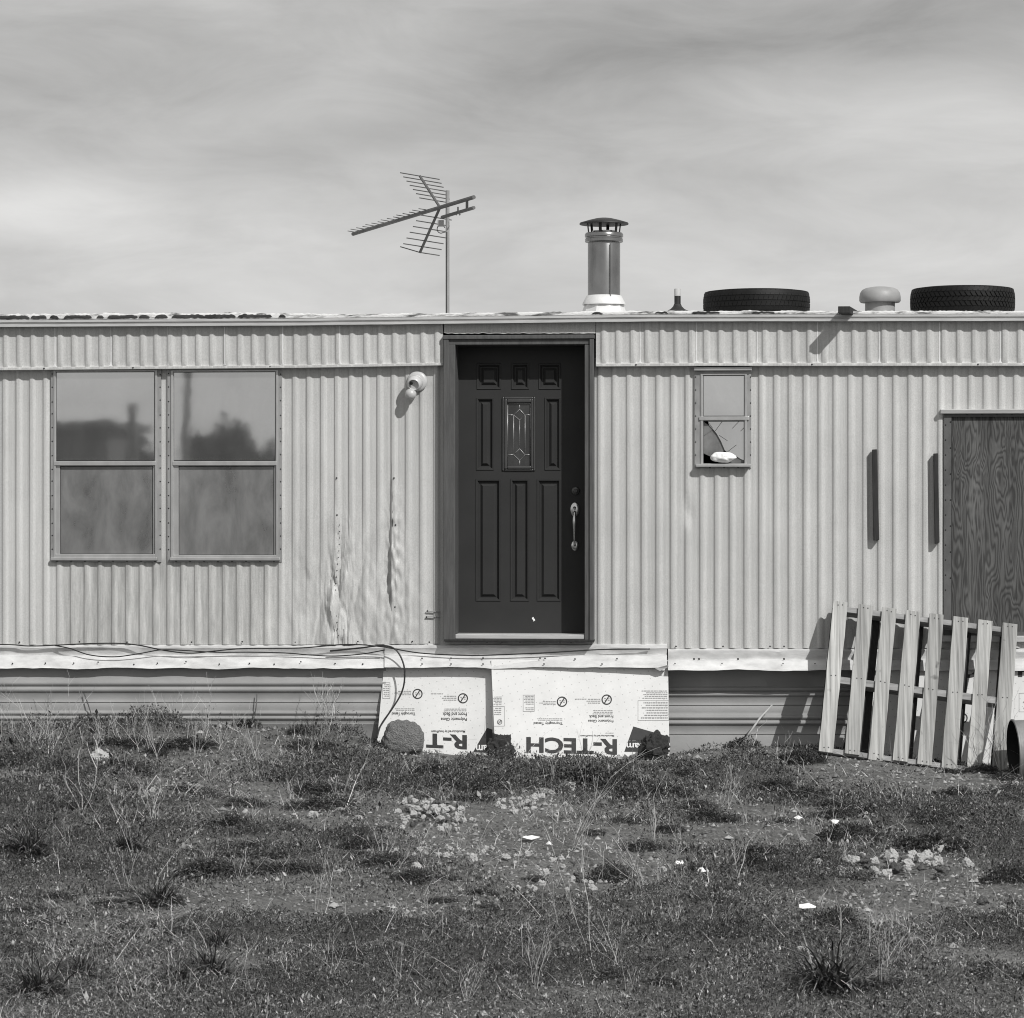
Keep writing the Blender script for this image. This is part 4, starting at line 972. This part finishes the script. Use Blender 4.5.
# --- weed clumps (domes of small leaves)
def bush_mesh(nl, seed, flat=.55):
    rg_ = np.random.default_rng(seed); th = rg_.random(nl)*2*np.pi; ph = np.arccos(rg_.random(nl)**.8); rr = rg_.uniform(.35, 1.0, nl)**.5
    lump = 1+.28*np.sin(th*3+seed)+.18*np.sin(th*7+ph*4+seed*2)
    x = rr*lump*np.sin(ph)*np.cos(th); y = rr*lump*np.sin(ph)*np.sin(th); z = rr*flat*np.cos(ph)*(1+.3*np.sin(th*5+ph*9+seed))
    L = rg_.uniform(.045, .11, nl); return leaves(x, y, np.maximum(z, 0), L, rg_.uniform(.3, .6, nl), rg_.normal(.7, .7, nl), th+rg_.normal(0, .7, nl))
bproto = []
for k in range(5):
    o = npmesh('weed_clump', bush_mesh(6500, k+1, .40+.05*k), 4, M['bush']); bproto.append(o)
bused = [False]*5
def bush(px, py, wpx, label, group='low weed clumps in the yard', h=1.0, depth=.8):
    p = G(px, py); s = (G(px+1, py)-p).x*wpx/2; k = random.randrange(5); o = bproto[k]
    if bused[k]: o = o.copy(); COL.objects.link(o)
    bused[k] = True
    o.location = (p.x, p.y, p.z-.01); o.rotation_euler = (0, 0, random.uniform(0, 6.28)); o.scale = (s, s*depth, s*h)
    return tag(o, label, 'weed', group)
GEN = 'small dark weed clump growing among the matted weeds of the yard'
named = [(232, 832, 80, 'broad dark weed clump in the open yard left of the pale rubble heap'), (838, 924, 62, 'rounded dark weed clump right beside the white paper scrap near the camera'), (735, 746, 66, 'dark weed clump against the skirting between board and pallet'), (800, 768, 58, 'weed clump just left of the pallet foot'),
         (850, 838, 75, 'long low weed clump uphill of the right rubble line'), (590, 786, 90, 'wide weed clump below the whole insulation board'), (432, 786, 70, 'weed clump in front of the boulder'), (930, 850, 80, 'low weed clump behind the right rubble line, near the pallet'), (1010, 880, 60, 'weed clump at the far right end of the rubble line'), (610, 880, 60, 'low weed clump behind the middle paper scraps')]
for a in named: bush(a[0], a[1], a[2], a[3], h=.95)
for x, y, w in [(505, 776, 60), (690, 775, 50), (560, 790, 60), (370, 790, 60), (470, 800, 60), (330, 775, 60), (160, 760, 70), (60, 770, 80), (110, 830, 60), (200, 790, 70), (640, 800, 70), (700, 810, 60), (780, 790, 60), (880, 810, 60), (960, 800, 70), (1000, 800, 50), (760, 860, 60), (700, 870, 60), (540, 880, 45), (360, 850, 60), (300, 830, 60), (410, 880, 60), (480, 895, 60), (60, 900, 60), (180, 930, 60), (1000, 780, 50), (860, 880, 45), (720, 905, 45), (270, 870, 70), (530, 780, 50), (640, 770, 40), (460, 765, 50), (20, 740, 60), (250, 745, 70), (300, 750, 50), (980, 770, 45), (1015, 775, 40), (950, 775, 35), (390, 830, 50), (640, 850, 50)]:
    bush(x+random.uniform(-6, 6), max(y, 782) if 370 < x < 690 else y+random.uniform(-3, 3), w*random.uniform(.7, 1.05), GEN, h=random.uniform(.55, .85), depth=random.uniform(.6, .9))
rb = random.Random(5)
for k in range(135):
    yy = 757+225*rb.random()**1.7; xx = rb.uniform(0, 1024)
    if 365 < xx < 690: yy += 22
    if any(((xx-b_[0])/b_[2])**2+((yy-b_[1])/b_[3])**2 < 1.1 for b_ in bare): continue
    bush(xx, yy, rb.uniform(26, 70), GEN, h=rb.uniform(.45, .85)*(1 if yy < 880 else .6), depth=rb.uniform(.8, 1.25))
for k in range(5):
    if not bused[k]: bpy.data.objects.remove(bproto[k])

# --- grass tufts
def tuft_mesh(nb, seed):
    global rng
    keep = rng; rng = np.random.default_rng(seed)
    x = rng.normal(0, .13, nb); y = rng.normal(0, .13, nb)
    v = strands(x, y, np.zeros(nb), rng.uniform(.5, 1.15, nb), rng.uniform(.012, .024, nb), 5, rng.uniform(.5, 1.5, nb), 1.3); rng = keep
    return v
tp = [npmesh('grass_tuft', tuft_mesh(230, 40+k), 4, M['blade']) for k in range(3)]; tu = [False]*3
def tuft(px, py, wpx, label):
    p = G(px, py); s = (G(px+1, py)-p).x*wpx*.86; k = random.randrange(3); o = tp[k]
    if tu[k]: o = o.copy(); COL.objects.link(o)
    tu[k] = True; o.location = p; o.rotation_euler = (0, 0, random.uniform(0, 6)); o.scale = (s, s, s*.9); return tag(o, label, 'grass tuft', 'coarse grass tufts')
for a in [(40, 996, 72, 'spiky grass tuft in the near left corner of the yard'), (212, 976, 64, 'spiky grass tuft in the near yard, taller of the close pair'), (178, 984, 60, 'lower spread grass tuft of the close near pair'), (218, 945, 40, 'small grass tuft just uphill of the close near pair'), (832, 990, 92, 'largest grass tuft, near right, straight below the white paper scrap'),
          (157, 905, 56, 'spiky grass tuft alone in the open left yard'), (30, 848, 62, 'grass tuft at the left edge of the mid yard'), (728, 937, 46, 'grass tuft left of the rounded dark weed clump near the camera'), (200, 722, 36, 'small dark leafy tuft against the left skirting'), (82, 980, 50, 'thin grass tuft next to the near corner tuft'), (130, 850, 46, 'pale thin tuft left of the broad dark weed clump')]: tuft(*a)

# --- dry branching stalks
def stalk(base, h, seed, nb=6, r=.0028, spread=.38):
    rd = random.Random(seed); m = MB()
    def grow(p, d, ln, r, lvl):
        pts = [p]; dd = Vector(d)
        for k in range(4):
            dd = (dd+Vector((rd.uniform(-1, 1), rd.uniform(-1, 1), rd.uniform(-.2, .5)))*.22).normalized(); pts.append(pts[-1]+dd*ln/4)
        m.tube(pts, [r*(1-.5*i/4) for i in range(5)], 5, False)
        if lvl:
            for _ in range(nb if lvl == 2 else 2):
                i = rd.randrange(1, 5); q = pts[i]; e = (dd+Vector((rd.uniform(-1, 1), rd.uniform(-1, 1), rd.uniform(0, .6)))*spread*2).normalized()
                grow(q, e, ln*rd.uniform(.35, .6), r*.65, lvl-1)
    for k in range(rd.choice((2, 3, 3, 4))):
        grow(Vector((rd.uniform(-.02, .02), rd.uniform(-.02, .02), -.01)), Vector((rd.uniform(-.5, .5), rd.uniform(-.4, .4), 1)).normalized(), h*rd.uniform(.6, 1), r, 2)
    return m
def dry(px, py, hpx, label, seed, nb=4, r=1.0, group='dry branching weed stalks'):
    p = G(px, py); s = (G(px+1, py)-p).x
    o = stalk(p, hpx*s, seed, nb, .34*s*r).build('dry_weed', M['drystem'], None, smooth=True); o.location = p; return tag(o, label, 'dry weed', group)
for k, a in enumerate([(573, 850, 100, 'tallest pale dry stalk, in front of the whole insulation board'), (655, 845, 60, 'pale forked dry stalk below the right end of the insulation board'), (793, 742, 62, 'pale bushy dry weed against the skirting left of the pallet'), (135, 862, 66, 'pale dry stalk left of the broad dark weed clump'), (150, 822, 62, 'dry twiggy weed uphill of the lone left stalk'), (590, 960, 130, 'long pale stalk rising in the near middle yard'),
        (535, 990, 70, 'short bent dry stalks near the bottom middle'), (850, 985, 75, 'dry stalks poking through the largest grass tuft'), (880, 985, 60, 'dry stalk right of the largest grass tuft'), (330, 752, 52, 'pale dry bush against the left skirting by the boulder'), (40, 738, 62, 'pale dry weed at the left end of the skirting'), (10, 735, 60, 'pale dry weed at the outer left end of the skirting'), (620, 975, 60, 'dry stalk behind the near middle stalks'), (740, 880, 45, 'thin dry stalk uphill of the rounded dark weed clump'), (1000, 772, 60, 'dry stalk in front of the metal tub'), (985, 772, 40, 'short dry stalk at the right pallet foot'), (640, 905, 70, 'dry stalk beside the middle stone scatter')]):
    dry(*a, seed=k+3)
for k in range(70):
    dry(random.uniform(20, 1000), random.choice((random.uniform(770, 880), random.uniform(880, 1005))), random.uniform(14, 46), 'small pale dry stalk standing among the low weeds', 60+k, 2, .8, 'small dry stalks')
for k in range(7):
    dry(300+k*11+random.uniform(-4, 4), 742+random.uniform(-3, 12), random.uniform(25, 42), 'small pale dry stalk in the dry patch beside the boulder', 160+k, 4, .75, 'dry stalks by the boulder')
for k in range(24):
    dry(4+k*11+random.uniform(-4, 4), 735+random.uniform(-3, 8), random.uniform(30, 55), 'small pale dry stalk at the foot of the left skirting', 190+k, 3, .75, 'dry stalks by the left skirting')
for pts, lb in (([(84, 693), (88, 704), (91, 713), (95, 724)], 'dark stick leaning on the skirting under the left window'), ([(257, 694), (256, 708), (253, 722)], 'dark stick leaning on the skirting under the right window'), ([(157, 708), (159, 716), (163, 724)], 'short dark stick leaning on the skirting between the other two')):
    o = MB().tube([W(x, y, -.06-.006*i) for i, (x, y) in enumerate(pts)], [.0045, .004, .004, .003][:len(pts)], 6).build('stick', M['bark'], None, smooth=True); tag(o, lb, 'stick', 'sticks leaning on the skirting')
o = MB().tube([W(772, 705, .02), W(760, 718, -.06), W(748, 735, -.16)], [.006, .008, .008], 6).build('stick', M['drystem'], None, smooth=True); tag(o, 'pale stick leaning on the skirting between board and pallet', 'stick', 'sticks leaning on the skirting')

# --- stones
import bmesh
def rock_mesh(name, seed, sub, rough, mat, sc=(1, 1, .7)):
    bm = bmesh.new(); bmesh.ops.create_icosphere(bm, subdivisions=sub, radius=1)
    for v in bm.verts:
        n = v.co.normalized(); d = 1+rough*mnoise.noise(n*1.3+Vector((seed*3.1, 0, 0)))+rough*.6*mnoise.noise(n*3.1+Vector((0, seed*2.7, 0)))+(rough*.35*mnoise.noise(n*7+Vector((seed, 0, 0))) if sub > 2 else 0)
        v.co = Vector((n.x*sc[0], n.y*sc[1], n.z*sc[2]))*d
    me = bpy.data.meshes.new(name); bm.to_mesh(me); bm.free(); me.materials.append(mat)
    me.polygons.foreach_set('use_smooth', [sub > 3]*len(me.polygons)); return me
rocks = [rock_mesh('stone', k, 3, .55, M['stone'], (1, .85, .85)) for k in range(6)]; rocksd = [rock_mesh('stone', k+9, 3, .75, M['stonedark'], (1, .85, .85)) for k in range(4)]
def stone(px, py, wpx, label, group=None, dark=False, flat=1.0, sink=.0):
    p = G(px, py); p.z += .07*math.exp(-((px-433)/17)**2-((py-818)/6)**2)+.05*math.exp(-((px-533)/16)**2-((py-806)/5)**2)+.05*math.exp(-((px-905)/34)**2-((py-868)/7)**2); s = (G(px+1, py)-p).x*wpx/2; o = bpy.data.objects.new('stone', random.choice(rocksd if dark else rocks)); COL.objects.link(o)
    o.scale = (s, s*random.uniform(.8, 1.1), s*random.uniform(.75, 1.1)*flat); o.rotation_euler = (random.uniform(-.3, .3), random.uniform(-.3, .3), random.uniform(0, 6.28)); o.location = (p.x, p.y, p.z+s*.55*flat*(1-sink)); return tag(o, label, 'stone', group)
gaussp = lambda cx, cy, sx, sy: (random.gauss(cx, sx), random.gauss(cy, sy))
for k in range(80):
    x, y = gaussp(433, 818, 24, 7.5); stone(x, y, random.uniform(3.5, 9.5), 'small stone in the rubble heap below the boulder', 'pale rubble heap', k % 4 == 0)
for k in range(34):
    x, y = gaussp(533, 806, 18, 5); stone(x, y, random.uniform(3, 8), 'small pale stone scattered below the gap between the boards', 'rubble below the boards')
for k in range(52):
    x, y = gaussp(905, 868, 42, 7.5); stone(x, y, random.uniform(5, 13), 'small grey stone in the rubble line below the pallet', 'right rubble line', k % 3 == 0)
for k in range(34):
    x, y = gaussp(590, 882, 40, 12); stone(x, y, random.uniform(3, 10), 'small stone in the loose scatter in the middle yard', 'middle stone scatter', k % 4 == 0)
for k in range(16):
    x, y = gaussp(455, 855, 32, 5); stone(x, y, random.uniform(4, 10), 'small pale stone in the bare strip above the lone round stone', 'bare strip stones')
for k in range(40):
    stone(random.uniform(0, 1024), random.uniform(790, 1000), random.uniform(2.5, 6), 'tiny single stone lying among the weeds', 'stray small stones', k % 2 == 0)
stone(417, 872, 15, 'round pale stone lying alone in the open middle yard'); stone(545, 794, 24, 'flat pale slab of rock below the whole board', flat=.4); stone(566, 791, 22, 'second pale rock behind the tallest dry stalk', flat=.6)
stone(804, 953, 14, 'smooth grey stone uphill of the largest grass tuft', flat=.7); stone(153, 794, 13, 'pale stone beside the dry twiggy weed on the left'); stone(188, 850, 10, 'single pale stone right of the broad dark weed clump'); stone(340, 812, 14, 'flat pale stone left of the rubble heap', flat=.6); stone(313, 818, 10, 'smaller pale stone left of the rubble heap')
stone(640, 787, 12, 'pale round stone below the right board end'); stone(100, 742, 20, 'half buried pale stone near the left skirting', flat=.6); stone(982, 905, 12, 'dark stone in the bare gravel on the right', dark=True); stone(1012, 905, 12, 'dark stone at the right edge of the bare gravel', dark=True); stone(478, 782, 34, 'flat tan rock among weeds below the board gap', dark=True, flat=.4)
# boulder with pits, and the two dark rocks that hold the boards
p = G(403, 762); s = (G(404, 762)-p).x
me = rock_mesh('boulder', 3, 5, .16, simple('pitted_boulder', .20, .32, 7, rough=.95, bump=1, bscale=14, bd=.05), (1, .75, .95))
o = bpy.data.objects.new('boulder', me); COL.objects.link(o); bq = W(403, 739, -.36); o.location = bq; o.scale = (24.5*s, 22*s, 23.5*s); tag(o, 'rounded pitted grey boulder against the cut insulation board', 'boulder')
for px, py, w, lb in ((501, 757, 13, 'dark lumpy rock at the joint of the two insulation boards'), (655, 757, 14, 'dark lumpy rock at the right foot of the whole insulation board')):
    p = G(px, py); s = (G(px+1, py)-p).x
    o = bpy.data.objects.new('rock', rock_mesh('rock', px, 5, .48, M['lava'], (1, .8, 1))); COL.objects.link(o); bq = W(px, 748, -.34); o.location = bq; o.scale = (w*s, w*s*.8, w*s); tag(o, lb, 'rock', 'dark rocks holding the boards')

# --- litter
def scrap(px, py, wpx, hpx, label, seed):
    p = G(px, py); s = (G(px+1, py)-p).x; rd = random.Random(seed); n = 9; w = wpx*s/2; d = w*.7
    vs = [(p.x, p.y, p.z+.035+.01*rd.random())]
    for k in range(n):
        t = 2*math.pi*k/n; r = rd.uniform(.6, 1.1); vs.append((p.x+w*r*math.cos(t), p.y+d*r*math.sin(t), float(gz(p.x, p.y))+.02+hpx*s*.5*(.5+.6*math.sin(t))+.01*rd.random()))
    m = MB().add(vs, [(0, k+1, (k+1) % n+1) for k in range(n)]); o = m.build('paper_scrap', M['paper'], None)
    so = o.modifiers.new('thickness', 'SOLIDIFY'); so.thickness = .002
    return tag(o, label, 'litter', 'white paper scraps')
for k, a in enumerate([(807, 914, 19, 7, 'largest white paper scrap, left of the rounded dark weed clump'), (530, 843, 20, 4, 'flat white paper scrap below the scattered pale stones'), (549, 848, 9, 3, 'tiny white scrap just right of the flat paper scrap'), (679, 869, 11, 7, 'white scrap in the middle yard, left of a pair'), (702, 877, 11, 6, 'white scrap in the middle yard, right of a pair'), (835, 827, 9, 4, 'small white scrap uphill of the right rubble line'), (798, 823, 9, 4, 'small white scrap left of the other one uphill of the rubble line')]): scrap(*a, seed=k)

# ------------------------------------------------------------------ behind the camera: what the window panes mirror
def mir(px, py, yv):
    v = W(px, py, yv); return Vector((v.x, -v.y, v.z))
yv = 34
a = mir(-40, 421, yv); b = mir(109, 421, yv); z1 = a.z
shed = thing('shed', 'dark flat-topped shed mirrored in the left window pane', 'shed', (a.x, -yv, 0))
m = MB(); m.box(a.x, b.x, -yv-3, -yv, -.1, z1-.15); m.build('wall', M['shed'], shed)
m = MB(); m.box(a.x-.15, b.x+.15, -yv-3.2, -yv+.2, z1-.146, z1); m.build('roof', M['darkwood'], shed)
m = MB(); m.box(b.x-1.4, b.x-.5, -yv+.002, -yv+.05, -.1, 1.9); m.build('door', M['darkwood'], shed)
def shrub(pxa, pxb, ptop, yv, label, seed, nl=12000):
    a = mir(pxa, ptop, yv); b = mir(pxb, ptop, yv); w = (b.x-a.x)/2; h = a.z; rg_ = np.random.default_rng(seed)
    t = thing('shrub', label, 'shrub', ((a.x+b.x)/2, -yv, 0), 'shrubs mirrored in the windows')
    th = rg_.random(nl)*2*np.pi; ph = np.arccos(rg_.random(nl)); rr = rg_.uniform(.5, 1, nl)**.5*(1+.06*np.sin(th*4+seed)+.05*np.sin(ph*7+th*3))
    x = w*rr*np.sin(ph)*np.cos(th); y = w*.7*rr*np.sin(ph)*np.sin(th); z = h*.94*rr*np.cos(ph)**.6
    global rng
    o = npmesh('crown', leaves(x, y, z, rg_.uniform(.12, .28, nl), rg_.uniform(.4, .7, nl), rg_.normal(.4, .6, nl)), 4, M['farleaf'], t)
    m = MB()
    for k in range(5):
        q = rg_.uniform(-.4, .4, 2)
        m.tube([(t.location.x, t.location.y, -.1), (t.location.x+q[0]*w*.5, t.location.y+q[1]*w*.5, h*.35), (t.location.x+q[0]*w, t.location.y+q[1]*w, h*.7)], [.06, .045, .02], 6)
    m.build('trunk', M['bark'], t)
shrub(112, 168, 446, 36, 'low dark shrub mirrored in the left window beside the shed', 1)
shrub(176, 272, 427, 37, 'broad dark mound of shrub mirrored in the right window beside the pole', 2, 26000)
shrub(240, 310, 449, 39, 'low dark shrub mirrored at the right side of the right window', 4)
a = mir(181, 509, 33); b = mir(189, 340, 33)
o = MB().tube([(a.x, a.y, -.2), (a.x, a.y, 0), (b.x, b.y, b.z)], [.09, .09, .07], 10).build('utility_pole', M['bark'], None, smooth=True); tag(o, 'leaning wooden pole mirrored in the right window', 'pole')
a = mir(133, 405, 33)
o = MB().tube([(a.x, a.y, -.2), (a.x, a.y, a.z)], .10, 10).build('post', M['shed'], None, smooth=True); tag(o, 'short wooden post mirrored in the left window', 'post')

# ------------------------------------------------------------------ light, sky, camera
sd = Vector((.80, -1.0, 1.07)).normalized()
sl = bpy.data.lights.new('sun', 'SUN'); sl.energy = 3.6; sl.angle = R(.5); sl.color = (1, .992, .975)
so = bpy.data.objects.new('sun', sl); COL.objects.link(so); so.rotation_euler = (-sd).to_track_quat('-Z', 'Y').to_euler()
w = bpy.data.worlds.new('World'); S.world = w; w.use_nodes = True; nt = w.node_tree; nn = nt.nodes; ll = nt.links
bg = nn['Background']; bg.inputs['Strength'].default_value = .10
sky = nn.new('ShaderNodeTexSky'); sky.sky_type = 'NISHITA'; sky.sun_disc = False; sky.sun_elevation = math.asin(sd.z); sky.sun_rotation = math.atan2(sd.x, sd.y)
bw = nn.new('ShaderNodeRGBToBW'); ll.new(sky.outputs[0], bw.inputs[0])
tc_ = nn.new('ShaderNodeTexCoord')
def wmath(op, a, b=None, c=None):
    m = nn.new('ShaderNodeMath'); m.operation = op
    for k, v in enumerate((a, b, c)):
        if v is None: continue
        if isinstance(v, (int, float)): m.inputs[k].default_value = v
        else: ll.new(v, m.inputs[k])
    return m.outputs[0]
def wnoise(scale, rot, stretch, detail=7, rough=.55, dist=.4, loc=(0, 0, 0)):
    mp = nn.new('ShaderNodeMapping'); mp.inputs['Rotation'].default_value = rot; mp.inputs['Scale'].default_value = stretch; mp.inputs['Location'].default_value = loc
    ll.new(tc_.outputs['Generated'], mp.inputs[0]); t = nn.new('ShaderNodeTexNoise'); t.inputs['Scale'].default_value = scale; t.inputs['Detail'].default_value = detail; t.inputs['Roughness'].default_value = rough; t.inputs['Distortion'].default_value = dist
    ll.new(mp.outputs[0], t.inputs['Vector']); return t.outputs['Fac']
def blob(px, py, sx, sy, amp, rot=0):   # a soft cloud bank in a given direction of the sky
    d0 = ray(px, py).normalized(); r_ = RT*math.cos(rot)+UP*math.sin(rot); u_ = d0.cross(r_).normalized(); r_ = u_.cross(d0).normalized()
    v = []
    for a_, s_ in ((r_, sx/F), (u_, sy/F)):
        dn_ = nn.new('ShaderNodeVectorMath'); dn_.operation = 'DOT_PRODUCT'; ll.new(tc_.outputs['Generated'], dn_.inputs[0]); dn_.inputs[1].default_value = a_/s_
        v.append(wmath('POWER', wmath('ABSOLUTE', dn_.outputs['Value']), 2.0))
    f = nn.new('ShaderNodeVectorMath'); f.operation = 'DOT_PRODUCT'; ll.new(tc_.outputs['Generated'], f.inputs[0]); f.inputs[1].default_value = d0
    front = wmath('GREATER_THAN', f.outputs['Value'], 0.0)
    e = wmath('EXPONENT', wmath('MULTIPLY', wmath('ADD', v[0], v[1]), -1.0))
    return wmath('MULTIPLY', wmath('MULTIPLY', e, front), amp)
n1 = wnoise(5.0, (0, R(6), 0), (1, 1, 4.2), 8, .55, .5); n2 = wnoise(13, (0, R(-9), 0), (1, 1, 3.2), 8, .6, .6, (3, 1, 7))
cl = wmath('ADD', wmath('MULTIPLY', wmath('SUBTRACT', n1, .5), 2.1), wmath('MULTIPLY', wmath('SUBTRACT', n2, .5), 2.1))
for b_ in [(512, -60, 1500, 150, -.42, 0), (950, 30, 260, 45, -.22, .1), (30, 205, 150, 34, .75, .05), (960, 120, 170, 45, .55, -.15), (620, 80, 330, 55, -.45, .16), (150, 70, 260, 60, -.25, .02), (700, 180, 120, 22, -.28, 0), (820, 20, 300, 35, -.35, .1), (520, 290, 900, 70, .28, 0), (300, 150, 160, 28, -.2, .1)]:
    cl = wmath('ADD', cl, blob(*b_[:4], b_[4]*1.45, b_[5]))
cloud = wmath('ADD', wmath('MULTIPLY', cl, 1.85), 5.6)
mix = wmath('ADD', wmath('MULTIPLY', bw.outputs[0], .22), wmath('MULTIPLY', cloud, .80))
cmb = nn.new('ShaderNodeCombineColor'); 
for k, tv in enumerate((1, .995, .982)): ll.new(wmath('MULTIPLY', mix, tv), cmb.inputs[k])
ll.new(cmb.outputs[0], bg.inputs['Color'])
cam = bpy.data.cameras.new('camera'); co = bpy.data.objects.new('camera', cam); COL.objects.link(co); co.location = CAM; co.rotation_euler = (R(90), 0, YAW)
cam.sensor_fit = 'HORIZONTAL'; cam.sensor_width = 36; cam.lens = 36*F/1024; cam.clip_start = .1; cam.clip_end = 2000
S.camera = co
S.cycles.filter_width = 1.05
S.view_settings.view_transform = 'Standard'; S.view_settings.look = 'None'; S.view_settings.exposure = 0; S.view_settings.gamma = 1
